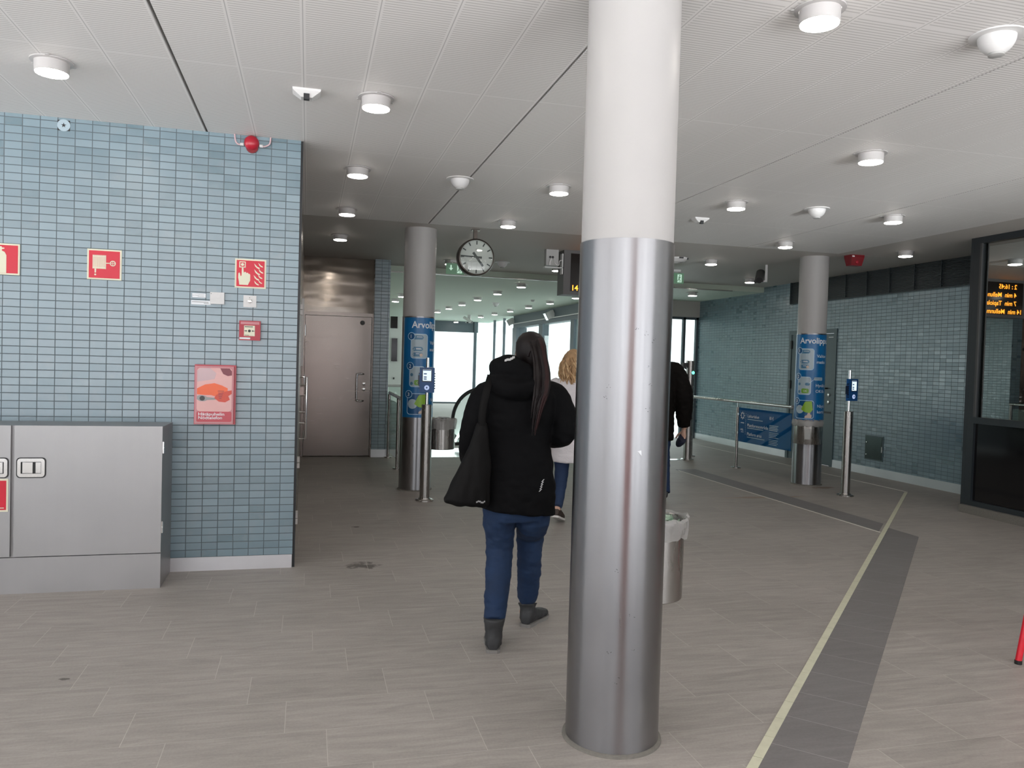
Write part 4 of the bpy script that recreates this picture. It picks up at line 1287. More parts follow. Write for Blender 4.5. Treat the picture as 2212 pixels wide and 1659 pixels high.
def hanging_bin(label, c, r, z0, z1, seed, drop, col_xy, paper=False):
    t = thing('litter_bin', label, 'bin', (c[0], c[1], z0))
    MB().lathe([(0.01, z0 + 0.01), (r - 0.006, z0 + 0.01), (r - 0.006, z1 - 0.02)], (c[0], c[1], 0), 48, cap=False).build('inner_wall', 'steel', t, True, world=t)
    MB().lathe([(0.001, z0), (r - 0.004, z0), (r, z0 + 0.004), (r, z1), (r - 0.004, z1)], (c[0], c[1], 0), 48, cap=False).build('body', 'steel', t, True, world=t)
    MB().lathe([(r + 0.006, z1 - 0.008), (r + 0.008, z1 - 0.003), (r + 0.006, z1 + 0.003), (r, z1 + 0.004), (r - 0.004, z1)], (c[0], c[1], 0), 48, cap=False).build('rim', 'steel', t, True, world=t)
    wavy_bag(MB(), c, r, z1, drop, seed).build('bin_bag', 'bag_film', t, True, world=t)
    d = Vector((col_xy[0] - c[0], col_xy[1] - c[1], 0))
    dn = d.normalized()
    e = Vector((c[0], c[1], 0)) + dn * (d.length - CR + 0.001)
    s = Vector((c[0], c[1], 0)) + dn * (r - 0.004)
    MB().tube([(s.x, s.y, z1 - 0.1), (e.x, e.y, z1 - 0.1)], 0.02, 8).tube([(s.x, s.y, z0 + 0.08), (e.x, e.y, z0 + 0.08)], 0.02, 8).build('bracket', 'steel', t, True, world=t)
    if paper:
        b = MB()
        rnd = random.Random(3)
        for k in range(9):
            a = rnd.uniform(0, 6.28)
            q = rnd.uniform(0, r * 0.55)
            m = Matrix.Translation((c[0] + q * math.cos(a), c[1] + q * math.sin(a), z1 - 0.02 + rnd.uniform(-0.02, 0.02))) @ Matrix.Rotation(rnd.uniform(0, 6), 4, 'Z') @ Matrix.Rotation(rnd.uniform(-0.5, 0.5), 4, 'X')
            n = 5
            V = [[b.bm.verts.new(m @ Vector(((i / n - 0.5) * 0.13, (j / n - 0.5) * 0.10, 0.02 * math.sin(i * 1.3 + k) * math.cos(j * 1.1)))) for j in range(n + 1)] for i in range(n + 1)]
            for i in range(n):
                for j in range(n):
                    b.bm.faces.new((V[i][j], V[i + 1][j], V[i + 1][j + 1], V[i][j + 1]))
        b.build('waste_paper', 'green_paper', t, world=t)['label'] = 'pale green crumpled paper'
    return t
hanging_bin('steel litter bin full of pale green paper hung behind the nearest column', (1.482, 3.20), 0.158, 0.485, 0.830, 1, 0.075, (1.225, 2.93), True)
hanging_bin('dark steel litter bin with grey bag behind the column by the tile pier', (1.555, 9.26), 0.168, 0.45, 0.80, 2, 0.11, (1.232, 9.08))
# bin wrapped round the front of the right column
t = thing('litter_bin', 'steel litter bin with pale bag rim hugging the front of the right column', 'bin', (6.30, 8.83, 0.555))
dirv = Vector((-0.62, -0.785, 0)).normalized()
sv = Vector((0.785, -0.62, 0)).normalized()
cc = Vector((6.47, 9.08, 0)) + dirv * 0.16
def halfring(r, z, n=40):
    P = []
    for i in range(n + 1):
        a = PI * i / n
        P.append(cc + sv * (r * math.cos(a)) + dirv * (r * math.sin(a)) + Vector((0, 0, z)))
    for i in range(n + 1):
        a = PI - PI * i / n
        q = sv * ((r - 0.004) * math.cos(a))
        k = math.sqrt(max(0.0, (CR + 0.002) ** 2 - q.length ** 2)) - 0.16
        P.append(cc + q + dirv * max(k, -0.1) + Vector((0, 0, z)))
    return P
MB().rings([halfring(0.172, 0.555), halfring(0.175, 0.56), halfring(0.175, 0.83), halfring(0.168, 0.835)]).build('body', 'steel', t, True, world=t)
b = MB()
R = []
rnd = random.Random(9)
for k, (q, h) in enumerate(((0.176, 0.785), (0.192, 0.79), (0.200, 0.82), (0.194, 0.858), (0.178, 0.868), (0.15, 0.862), (0.12, 0.80))):
    ring = halfring(q, h)
    R.append([p + Vector((0, 0, 0.006 * math.sin(i * 0.9 + k))) + dirv * (0.004 * math.sin(i * 1.7 + 2 * k)) for i, p in enumerate(ring)])
b.rings(R, True, False).build('bin_bag', 'bag_film', t, True, world=t)
MB().prism(rect(-0.05, 0.02, 0.02, 0.16), cc + dirv * 0.1755 + Vector((0, 0, 0.60)), -sv, Z, -0.002, 0.001).build('dull_patch', 'plastic_grey', t, world=t)

# ================================================================== CARD READER STANDS
def reader_stand(label, x, y, rz):
    t = thing('card_reader_stand', label, 'card reader', (x, y, 0), rz)
    MB().lathe([(0.001, 0), (0.098, 0), (0.098, 0.012), (0.090, 0.017), (0.066, 0.020), (0.060, 0.035), (0.001, 0.035)], seg=40, cap=False).build('base_flange', 'steel', t, True)
    MB().lathe([(0.0535, 0.03), (0.0535, 1.026), (0.050, 1.03), (0.001, 1.03)], seg=40).build('post', 'steel', t, True)
    MB().lathe([(0.017, 1.03), (0.017, 1.53), (0.001, 1.533)], seg=20).build('pole', 'bright_steel', t, True)
    rd = MB().box(-0.078, 0.078, -0.062, -0.012, 1.16, 1.425)
    rd.bevel(0.016, 3)
    rd = rd.build('reader', 'reader_blue', t, True)
    MB().box(-0.052, 0.052, -0.0645, -0.06, 1.272, 1.412).build('screen_frame', 'reader_dark', rd)
    sc = MB().box(-0.044, 0.044, -0.066, -0.064, 1.284, 1.404).build('screen', 'screen_lit', t)
    b = MB()
    for z in (1.352, 1.318, 1.297):
        b.prism(rrect(-0.035, -0.002, z, z + 0.013, 0.006, 3), (0, -0.066, 0), X, Z, 0, 0.0006)
    b.prism(rect(-0.042, 0.042, 1.392, 1.402), (0, -0.066, 0), X, Z, 0, 0.0006)
    b.build('icon_print', 'screen_ink', sc)
    MB().lathe([(0.026, 0), (0.026, -0.004), (0.020, -0.006), (0.001, -0.006)], (0, -0.062, 1.212), 24, 'y').build('button', 'button_lit', t, True)
    MB().prism([(-0.009, 0.004), (0, 0.012), (0.009, 0.004), (0.005, -0.009), (-0.005, -0.009)], (0, -0.068, 1.212), X, Z, 0, 0.001).build('button_mark', 'reader_blue', t)
    b = MB()
    for k in range(7):
        b.box(-0.088, 0.088, -0.05, -0.03, 1.20 + k * 0.026, 1.212 + k * 0.026)
    b.build('side_ribs', 'reader_dark', rd)
    MB().box(-0.095, -0.078, -0.045, -0.015, 1.24, 1.34).build('side_bracket', 'reader_dark', rd)
    return t
rs = reader_stand('blue card reader on steel post in front of the column by the tile pier', 1.235, 8.30, -0.22)
dup(rs, 'blue card reader on steel post between right column and right tile wall', (6.37, 8.16, 0), 0.30)

# ================================================================== CLOCK, DISPLAY
t = thing('station_clock', 'round station clock with black hands hanging from the ceiling', 'clock', (1.835, 8.86, 2.695))
b = MB().lathe([(0.150, 0.085), (0.205, 0.08), (0.212, 0.06), (0.212, -0.06), (0.205, -0.075), (0.192, -0.08)], seg=64, axis='y', cap=False)
b.build('case', 'clock_case', t, True)
MB().lathe([(0.195, -0.066), (0.195, -0.070)], seg=64, axis='y').build('face', 'clock_face', t)
MB().lathe([(0.195, 0.066), (0.195, 0.070)], seg=64, axis='y').build('rear_face', 'clock_face', t)
b = MB()
for i in range(60):
    a = 2 * PI * i / 60
    U = Vector((math.cos(a), 0, math.sin(a)))
    V = Vector((-math.sin(a), 0, math.cos(a)))
    if i % 5 == 0:
        b.prism(rect(0.143, 0.186, -0.007, 0.007), (0, -0.0705, 0), U, V, 0, 0.001)
    else:
        b.prism(rect(0.180, 0.186, -0.0016, 0.0016), (0, -0.0705, 0), U, V, 0, 0.001)
b.build('dial_marking', 'ink', t)
def hand(name, deg, l0, l1, w0, w1, d):
    a = math.radians(deg)
    V = Vector((math.sin(a), 0, math.cos(a)))
    U = Vector((math.cos(a), 0, -math.sin(a)))
    MB().prism([(-w0, -l0), (w0, -l0), (w1, l1), (-w1, l1)], (0, -0.0715 - d, 0), U, V, 0, 0.0012).build(name, 'ink', t)
hand('hour_hand', 142, 0.066, 0.126, 0.0145, 0.012, 0.001)
hand('minute_hand', 272.5, 0.062, 0.184, 0.0125, 0.006, 0.0025)
MB().text('W', 0.022, (0, -0.0712, 0.078), X, Z, 0, 0, 'CENTER', bold=0.02).build('maker_mark', 'ink', t)
MB().lathe([(0.193, -0.078), (0.15, -0.088), (0.08, -0.095), (0.001, -0.098)], seg=48, axis='y', cap=False).build('cover_glass', 'glass', t, True)
MB().box(-0.027, 0.015, -0.02, 0.02, 0.205, CZ - 2.695).build('stem', 'clock_case', t)
MB().box(-0.05, 0.038, -0.04, 0.04, CZ - 2.695 - 0.008, CZ - 2.695).build('ceiling_plate', 'clock_case', t)

t = thing('departure_display', 'grey departure display with glowing text hanging behind the nearest column', 'display', (4.03, 9.99, 2.72))
MB().box(3.25, 4.80, 9.90, 10.16, 2.43, CZ).bevel(0.02, 2).build('case', 'display_case', t, True, world=t)
MB().box(3.345, 4.72, 9.893, 9.902, 2.475, 2.975).build('screen', 'screen_black', t, world=t)
b = MB()
rows = (('2 : 16:45', 2.875, 0.10), ('4 min  Mellunmäki', 2.745, 0.10), ('7 min  Tapiola', 2.615, 0.10), ('14 min  Mellunmäki', 2.487, 0.0))
O = 3.375
for s, z, du in rows:
    b.text(s, 0.10, (O + du, 9.891, z), X, Z, 0, 0, bold=0.012)
b.build('led_text', 'led_orange', t, world=t)

# ================================================================== CEILING FITTINGS
def downlight_proto(label, loc, group):
    t = thing('downlight', label, 'ceiling light', loc, 0, group)
    MB().lathe([(0.082, 0.0), (0.104, -0.001), (0.104, -0.007), (0.084, -0.009)], seg=36, cap=False).build('flange', 'lamp_housing', t, True)
    MB().lathe([(0.083, -0.004), (0.082, -0.060), (0.079, -0.064), (0.076, -0.062)], seg=36, cap=False).build('housing', 'lamp_housing', t, True)
    MB().lathe([(0.0785, -0.058), (0.0775, -0.068), (0.067, -0.071), (0.001, -0.072)], seg=36, cap=False).build('diffuser', 'diffuser', t, True)
    b = MB()
    for k in range(3):
        a = 0.6 + k * 2.094
        b.box(0.098, 0.118, -0.010, 0.010, -0.006, -0.003, Matrix.Rotation(a, 4, 'Z'))
    b.build('clip', 'lamp_housing', t)
    return t
GX = [-1.335 + 1.685 * i for i in range(6)]
GY = [2.885 + 1.755 * i for i in range(6)]
DL = [
 (0, 1, 'round ceiling downlight above the steel cabinet near the upper left corner'),
 (1, 1, 'round ceiling downlight beside the small white ceiling sensor, right of the tile wall'),
 (1, 2, 'nearest round downlight of the row leading down the passage to the steel door'),
 (1, 3, 'middle round downlight of the passage row leading to the steel door'),
 (1, 4, 'farthest round downlight of the passage row, closest to the steel door'),
 (2, 2, 'round downlight left of the nearest column, between it and the ceiling dome'),
 (2, 3, 'round downlight just above and beside the hanging clock'),
 (2, 0, 'largest and nearest round downlight, right of the nearest column at the top edge'),
 (3, 1, 'round downlight on the bright ceiling below the white dome, second nearest right of the column'),
 (3, 2, 'round downlight right of the nearest column beside the small ceiling detector'),
 (4, 2, 'round downlight right of the white ceiling dome, on the bright panels'),
 (4, 3, 'round downlight just above the top of the right poster column'),
 (5, 3, 'round downlight between the red siren and the dark booth window'),
 (4, 4, 'round downlight left of the security camera on the smooth ceiling'),
 (5, 5, 'round downlight under the security camera, nearest to the tile wall'),
 (3, 5, 'round downlight under the white cable box left of the display'),
 (2, 5, 'round downlight left of the hanging clock beside a green exit sign'),
]
proto = None
for i, j, lab in DL:
    loc = (GX[i], GY[j], CZ)
    if proto is None:
        proto = downlight_proto(lab, loc, 'round downlights of the main ceiling')
    else:
        dup(proto, lab, loc)
for i, j in ((0, -1), (1, -1), (2, -1), (3, -1), (4, -1), (5, -1), (0, 0), (1, 0), (3, 0), (4, 0), (5, 0), (4, 1), (5, 1)):
    dup(proto, 'round downlight over the entrance area above the viewer', (GX[i], 2.885 + 1.755 * j, CZ))['group'] = 'round downlights above the entrance'
for i, j in ((2, 1), (3, 3), (4, 5)):
    dup(proto, 'round downlight covered by the nearest column', (GX[i], GY[j], CZ))['group'] = 'downlights behind the nearest column'
dup(proto, 'round downlight covered by the right poster column', (GX[5], GY[4], CZ))
dup(proto, 'round downlight covered by the hanging clock', (GX[2], GY[4], CZ))
LOW = [(3.66, 13.55), (3.62, 15.2), (3.58, 16.9), (3.56, 18.6), (3.52, 20.2), (3.48, 21.8), (5.27, 15.2), (5.25, 16.9), (5.2, 18.5), (5.16, 20.15), (5.1, 21.7), (5.05, 23.3), (6.95, 13.4), (4.95, 26.9), (1.93, 17.0), (1.95, 18.5)]
lows = ['first downlight of the left row on the lower ceiling, nearest the ceiling step', 'second downlight of the left row on the lower hall ceiling', 'third downlight of the left row on the lower hall ceiling', 'fourth downlight of the left row on the lower hall ceiling', 'fifth downlight of the left row on the lower hall ceiling', 'sixth and farthest downlight of the left row on the lower hall ceiling',
 'first downlight of the right row on the lower ceiling, below the departure display', 'second downlight of the right row on the lower hall ceiling', 'third downlight of the right row on the lower hall ceiling', 'fourth downlight of the right row on the lower hall ceiling', 'fifth downlight of the right row on the lower hall ceiling', 'sixth downlight of the right row, near the hall security camera',
 'downlight on the lower ceiling in front of the platform exit bulkhead', 'small downlight at the far end just before the end window beam', 'nearer downlight seen through the gap between tile pier and poster column', 'farther downlight seen through the gap between tile pier and poster column']
for (x, y), lab in zip(LOW, lows):
    o = dup(proto, lab, (x, y, LZ))
    o['group'] = 'round downlights of the lower hall ceiling'

def dome(label, loc, r, h):
    t = thing('ceiling_dome', label, 'ceiling speaker', loc)
    MB().lathe([(r + 0.035, 0), (r + 0.035, -0.006), (r, -0.008)], seg=36, cap=False).build('rim', 'plastic_white', t, True)
    MB().lathe([(r, -0.004)] + [(r * math.cos(a), -0.006 - h * math.sin(a)) for a in [PI / 2 * k / 9 for k in range(9)]] + [(0.001, -0.006 - h)], seg=36, cap=False).build('dome', 'plastic_white', t, True)
    MB().lathe([(r * 0.42, -h * 0.93), (r * 0.42, -h - 0.008), (r * 0.3, -h - 0.011), (0.001, -h - 0.011)], seg=24, cap=False).build('lens', 'plastic_grey', t, True)
    return t
dm = dome('white half dome on the ceiling at the upper right corner', (2.93, 2.87, CZ), 0.078, 0.08)
dup(dm, 'white half dome in the dark ceiling slot above the clock', (1.19, 6.45, CZ))
dup(dm, 'white half dome in the ceiling slot above the right poster column', (4.55, 6.38, CZ))
dup(dm, 'small white half dome on the smooth ceiling right of the clock', (2.80, 11.5, CZ))
dup(dm, 'tiny half dome on the lower hall ceiling among the downlights', (4.3, 18.2, LZ))
t = thing('ceiling_sensor', 'small white triangular ceiling sensor with black eye, beside a downlight', 'sensor', (-0.04, 4.66, CZ))
b = MB()
b.rings([[Vector((-0.078, -0.05, 0)), Vector((0.078, -0.05, 0)), Vector((0.078, 0.05, 0)), Vector((-0.078, 0.05, 0))], [Vector((-0.076, -0.048, -0.012)), Vector((0.076, -0.048, -0.012)), Vector((0.076, 0.048, -0.012)), Vector((-0.076, 0.048, -0.012))], [Vector((-0.03, -0.03, -0.046)), Vector((0.03, -0.03, -0.046)), Vector((0.03, 0.03, -0.046)), Vector((-0.03, 0.03, -0.046))]])
b.build('body', 'plastic_white', t)
MB().box(-0.016, 0.016, -0.05, -0.02, -0.062, -0.03).build('eye', 'ink', t)
t = dup(t, 'small white ceiling sensor on the bright panels right of the nearest column', (3.80, 7.22, CZ))
t = thing('smoke_detector', 'tiny smoke detector on the lower hall ceiling above the facade beam', 'smoke detector', (4.83, 16.85, LZ))
MB().lathe([(0.05, 0), (0.05, -0.02), (0.03, -0.04), (0.001, -0.042)], seg=20).build('body', 'plastic_grey', t, True)
t = thing('ceiling_vent', 'round white ceiling vent right of the nearest column above the exit sign', 'vent', (4.90, 9.95, CZ))
MB().lathe([(0.15, 0), (0.15, -0.014), (0.11, -0.05), (0.09, -0.055)], seg=36, cap=False).build('body', 'plastic_white', t, True)
b = MB()
for r_ in (0.085, 0.06, 0.035):
    b.lathe([(r_, -0.05), (r_ - 0.012, -0.062), (r_ - 0.016, -0.05)], seg=30, cap=False)
b.build('rings', 'plastic_grey', t, True)
b = MB()
for k in range(6):
    a = 0.5 + k * 1.047
    b.box(0.12, 0.16, -0.03, 0.03, -0.022, -0.004, Matrix.Rotation(a, 4, 'Z'))
b.build('side_slots', 'ink', t)

def exit_sign(label, loc, arrow_first=True):
    t = thing('exit_sign', label, 'exit sign', loc)
    MB().box(-0.075, 0.075, -0.02, 0.02, -0.028, 0.0).build('lamp_bar', 'plastic_white', t)
    MB().tube([(-0.04, 0, -0.028), (-0.06, 0, -0.055)], 0.004, 8).tube([(0.04, 0, -0.028), (0.06, 0, -0.055)], 0.004, 8).build('wire', 'bright_steel', t)
    MB().box(-0.135, 0.135, -0.006, 0.006, -0.21, -0.05).build('green_panel', 'green_sign', t)
    b = MB()
    O = (0, -0.0065, 0)
    b.prism([(-0.062, -0.155), (-0.03, -0.12), (-0.052, -0.12), (-0.052, -0.075), (-0.072, -0.075), (-0.072, -0.12), (-0.094, -0.12)], O, X, Z, 0, 0.001)
    b.prism(rect(0.03, 0.10, -0.19, -0.07), O, X, Z, 0, 0.001)
    b.build('arrow_print', 'green_mark', t)
    b = MB()
    O = (0, -0.0078, 0)
    b.prism(circ(0.066, -0.088, 0.010, 12), O, X, Z, 0, 0.001)
    b.prism([(0.045, -0.105), (0.075, -0.102), (0.085, -0.125), (0.078, -0.128), (0.07, -0.115), (0.066, -0.14), (0.082, -0.16), (0.074, -0.185), (0.066, -0.183), (0.07, -0.162), (0.055, -0.148), (0.04, -0.172), (0.03, -0.168), (0.046, -0.14), (0.053, -0.112), (0.042, -0.118)], O, X, Z, 0, 0.001)
    b.build('running_figure', 'green_sign', t)
    return t
ex = exit_sign('small green exit sign half hidden behind the hanging clock', (2.06, 11.38, CZ - 0.03))
dup(ex, 'small green exit sign right of the nearest column under the round vent', (5.36, 10.9, CZ - 0.03))

def cctv(label, loc, rz, pitch, col):
    t = thing('security_camera', label, 'camera', loc, rz)
    m = Matrix.Translation((0, 0, -0.16)) @ Matrix.Rotation(pitch, 4, 'X')
    b = MB()
    R = []
    for y in (-0.15, -0.145, 0.15):
        R.append([m @ Vector((0.062 * math.cos(a), y, 0.05 * max(-0.55, math.sin(a)))) for a in [2 * PI * k / 24 for k in range(24)]])
    b.rings(R)
    b.build('housing', col, t, True)
    MB().lathe([(0.046, 0), (0.046, -0.004), (0.001, -0.004)], (0, 0, 0), 20, 'y').build('lens_window', 'ink', t)
    t.children[-1].data.transform(m @ Matrix.Translation((0, -0.151, 0.004)))
    MB().box(0.075, 0.105, -0.05, 0.05, -0.24, 0.0).box(-0.05, 0.105, -0.06, 0.06, -0.245, -0.225).build('bracket', 'plastic_white', t)
    MB().box(-0.075, -0.04, -0.05, 0.0, -0.255, -0.225).build('joint', 'ink', t)
    return t
cctv('dark security camera on white bracket between two downlights on the smooth ceiling', (6.30, 10.1, CZ), -0.62, 0.5, 'plastic_dark')
cctv('small white security camera at the far end of the lower hall ceiling', (4.65, 23.3, LZ), 0.9, 0.5, 'plastic_white')
t = thing('cable_box', 'grey camera housing with cables on a bracket, left of the departure display', 'camera box', (3.09, 9.95, CZ))
b = MB().box(-0.085, 0.085, -0.045, 0.05, -0.215, -0.004)
b.bevel(0.02, 2)
b.build('housing', 'plastic_grey', t, True)
for x in (-0.032, 0.004):
    MB().lathe([(0.016, 0), (0.016, -0.006), (0.001, -0.006)], (x, -0.045, -0.105), 16, 'y').build('cable_entry', 'ink', t)
MB().box(-0.10, 0.15, -0.05, 0.03, -0.245, -0.232).box(0.135, 0.15, -0.05, 0.03, -0.32, -0.05).build('bracket', 'plastic_white', t)
MB().tube([(0.02, -0.055, -0.12), (0.03, -0.07, -0.19), (0.08, -0.07, -0.21), (0.10, -0.05, -0.15), (0.14, -0.04, -0.14)], 0.006, 8, 5).tube([(-0.04, -0.055, -0.21), (-0.035, -0.065, -0.16), (-0.02, -0.05, -0.13)], 0.014, 8, 4).build('cable', 'plastic_white', t, True)
t = thing('fire_siren', 'red wedge shaped fire siren on the ceiling right of the right column', 'siren', (6.80, 8.72, CZ))
b = MB().rings([[Vector((-0.10, -0.07, 0)), Vector((0.10, -0.07, 0)), Vector((0.10, 0.07, 0)), Vector((-0.10, 0.07, 0))], [Vector((-0.098, -0.07, -0.03)), Vector((0.098, -0.07, -0.03)), Vector((0.098, 0.07, -0.03)), Vector((-0.098, 0.07, -0.03))], [Vector((-0.078, -0.05, -0.135)), Vector((0.078, -0.05, -0.135)), Vector((0.078, 0.05, -0.135)), Vector((-0.078, 0.05, -0.135))]])
b.build('body', 'dark_red', t)
MB().ell((0, -0.055, -0.09), (0.022, 0.02, 0.026), 14, 8).build('beacon', 'red_plastic', t, True)
MB().box(-0.085, -0.05, -0.0715, -0.07, -0.028, -0.012).build('label', 'white_print', t)
for (y, lab) in ((23.0, 'pale spotlight on the facade beam, farther of the two'), (19.0, 'pale spotlight on the facade beam, nearer of the two')):
    t = thing('spotlight', lab, 'spotlight', (5.97, y, 2.80), 0.0, 'spotlights on the facade beam')
    m = Matrix.Rotation(-0.5, 4, 'Y')
    b = MB().box(-0.20, 0.02, -0.10, 0.10, -0.10, 0.07, m)
    b.bevel(0.01, 1)
    b.build('housing', 'plastic_white', t)
    MB().box(-0.205, -0.19, -0.10, 0.10, -0.11, 0.08, m).build('front_frame', 'bright_steel', t)
    MB().box(-0.06, 0.03, -0.03, 0.03, -0.03, 0.03).build('bracket', 'facade', t)

# ================================================================== GATE, RAILINGS
t = thing('gate_post', 'steel gate post with round green light beside the man in black', 'gate post', (6.05, 11.65, 0))
MB().lathe([(0.001, 0), (0.105, 0), (0.105, 0.012), (0.095, 0.016), (0.074, 0.018)], seg=36, cap=False).build('base_flange', 'steel', t, True)
MB().lathe([(0.07, 0.012), (0.07, 1.20), (0.067, 1.204), (0.067, 1.208), (0.07, 1.212), (0.07, 1.615), (0.066, 1.62), (0.001, 1.62)], seg=36, cap=False).build('post', 'steel', t, True)
MB().ell((0.018, -0.062, 1.425), (0.027, 0.02, 0.027), 18, 10).build('green_light', 'green_light', t, True)
MB().lathe([(0.009, 0), (0.009, -0.004), (0.001, -0.004)], (0.005, -0.068, 0.72), 14, 'y').build('key_hole', 'ink', t)
MB().box(-0.145, -0.06, -0.04, 0.04, 1.50, 1.585).bevel(0.006, 1).build('sensor_box', 'plastic_dark', t)
MB().lathe([(0.022, 0), (0.022, -0.012), (0.001, -0.014)], (-0.105, -0.04, 1.50), 16, 'y').build('sensor_lens', 'bright_steel', t, True)
MB().box(-0.95, -0.03, -0.07, 0.05, 0.001, 0.004).build('threshold_plate', 'bright_steel', t)

t = thing('barrier_rail', 'steel barrier rail with blue glass sign from gate post to right column', 'railing', (6.35, 10.65, 0))
MB().tube([(6.35, 9.27, 1.015), (6.35, 12.12, 1.015)], 0.021, 14).build('top_rail', 'bright_steel', t, True, world=t)
MB().tube([(6.35, 10.65, 0.9), (6.35, 10.65, 1.0)], 0.008, 10).build('rail_pin', 'bright_steel', t, True, world=t)
for y in (10.65, 12.1):
    MB().lathe([(0.024, 0.01), (0.024, 0.925), (0.001, 0.928)], (6.35, y, 0), 20).build('post', 'steel', t, True, world=t)
    MB().lathe([(0.001, 0), (0.075, 0), (0.075, 0.014), (0.024, 0.018)], (6.35, y, 0), 28, cap=False).build('base_flange', 'steel', t, True, world=t)
MB().box(6.346, 6.354, 9.27, 10.60, 0.415, 0.925).build('sign_glass', 'sign_glass', t, world=t)
for z in (0.825, 0.545):
    MB().lathe([(0.020, -0.016), (0.020, 0.012), (0.001, 0.012)], (6.34, 10.595, z), 18, 'x').build('glass_clamp', 'bright_steel', t, True, world=t)
Us = Vector((0, -1, 0))
O = (6.3455, 10.60, 0.415)
b = MB()
b.text('Laiturialue', 0.066, (6.3445, 10.36, 0.793), Us, Z, 0, 0, width=0.305, bold=0.004)
b.text('Plattformsområde', 0.066, (6.3445, 10.36, 0.655), Us, Z, 0, 0, width=0.54, bold=0.004)
b.text('Platform area', 0.066, (6.3445, 10.36, 0.525), Us, Z, 0, 0, width=0.385, bold=0.004)
b.text('80 €', 0.062, (6.3445, 9.79, 0.80), Us, Z, 0, 0, width=0.10, bold=0.002)
b.text('HSL', 0.042, (6.3445, 10.545, 0.585), Us, Z, 0, 0, width=0.082, bold=0.012)
b.build('lettering', 'white_print', t, world=t)
b = MB()
for v, w_ in ((0.345, 0.40), (0.215, 0.42), (0.08, 0.46)):
    b.prism(rect(0.24, 0.24 + w_, v, v + 0.010), O, Us, Z, 0, 0.001)
for k in range(4):
    b.prism(rect(0.81, 1.03 - 0.02 * (k % 2), 0.30 - k * 0.022, 0.31 - k * 0.022), O, Us, Z, 0, 0.001)
    b.prism(rect(0.81, 1.04 - 0.03 * (k % 3), 0.20 - k * 0.022, 0.207 - k * 0.022), O, Us, Z, 0, 0.001)
    b.prism(rect(0.81, 1.03 - 0.02 * (k % 2), 0.10 - k * 0.022, 0.107 - k * 0.022), O, Us, Z, 0, 0.001)
b.build('small_print', 'poster_grey', t, world=t)
b = MB()
for k in range(8):
    a = 2 * PI * k / 8
    cu, cv = 0.10 + 0.042 * math.sin(a), 0.395 + 0.042 * math.cos(a)
    pd = lambda x, y: (0.10 + x * math.cos(a) + y * math.sin(a), 0.395 - x * math.sin(a) + y * math.cos(a))
    b.prism([pd(-0.010, 0.043), pd(0.010, 0.043), pd(0, 0.064)], O, Us, Z, 0, 0.001)
b.ringflat(circ(0.10, 0.395, 0.042), circ(0.10, 0.395, 0.033), O, Us, Z, 0, 0.001)
b.prism(rect(0.055, 0.145, 0.28, 0.292), O, Us, Z, 0, 0.001)
for k in range(11):
    b.prism(rect(0.188, 0.193, 0.12 + k * 0.03, 0.132 + k * 0.03), O, Us, Z, 0, 0.001)
b.prism(rect(0.07, 0.14, 0.145, 0.152), O, Us, Z, 0, 0.001)
b.build('logo_print', 'white_print', t, world=t)

t = thing('guard_rail', 'dark steel guard rail with glass panel between tile pier and poster column', 'railing', (1.21, 11.3, 0))
MB().tube([(1.215, 12.02, 0.99), (1.205, 9.4, 0.98)], 0.024, 12).build('top_rail', 'steel', t, True, world=t)
for y in (12.0, 10.75):
    MB().lathe([(0.022, 0.01), (0.022, 0.97)], (1.21, y, 0), 18).build('post', 'steel', t, True, world=t)
    MB().lathe([(0.001, 0), (0.06, 0), (0.06, 0.014), (0.022, 0.018)], (1.21, y, 0), 24, cap=False).build('base_flange', 'steel', t, True, world=t)
MB().box(1.205, 1.213, 10.8, 11.95, 0.12, 0.90).build('glass_panel', 'glass', t, world=t)
for z in (0.3, 0.75):
    MB().lathe([(0.02, -0.012), (0.02, 0.012)], (1.21, 10.79, z), 14, 'x').build('glass_clamp', 'bright_steel', t, True, world=t)

# ================================================================== ESCALATOR
t = thing('escalator', 'escalator going down with curved glass balustrade beyond the bin', 'escalator', (2.6, 12.6, 0))
MB().box(1.85, 3.0, 12.0, 13.25, 0.0, 0.006).build('landing_plate', 'bright_steel', t, world=t)
b = MB()
for k in range(30):
    b.box(2.86, 3.02, 12.06 + k * 0.038, 12.075 + k * 0.038, 0.004, 0.012)
b.build('comb', 'plastic_grey', t, world=t)
SL = math.tan(math.radians(30))
def bal_path(h, x0, n=14):
    """outline of a balustrade at height h above the deck starting with a half round newel"""
    P = []
    r_ = h * 0.52
    for k in range(n + 1):
        a = PI - (PI / 2) * k / n
        P.append((x0 + r_ + r_ * math.cos(a) * 1.0 + (0.06 * (1 - k / n)), 0.42 * h + (h * 0.58) * math.sin(a)))
    P.append((x0 + r_ + 0.12, h))
    P.append((x0 + r_ + 0.30, h - 0.05))
    P.append((x0 + r_ + 2.3, h - 0.05 - 2.0 * SL))
    return P
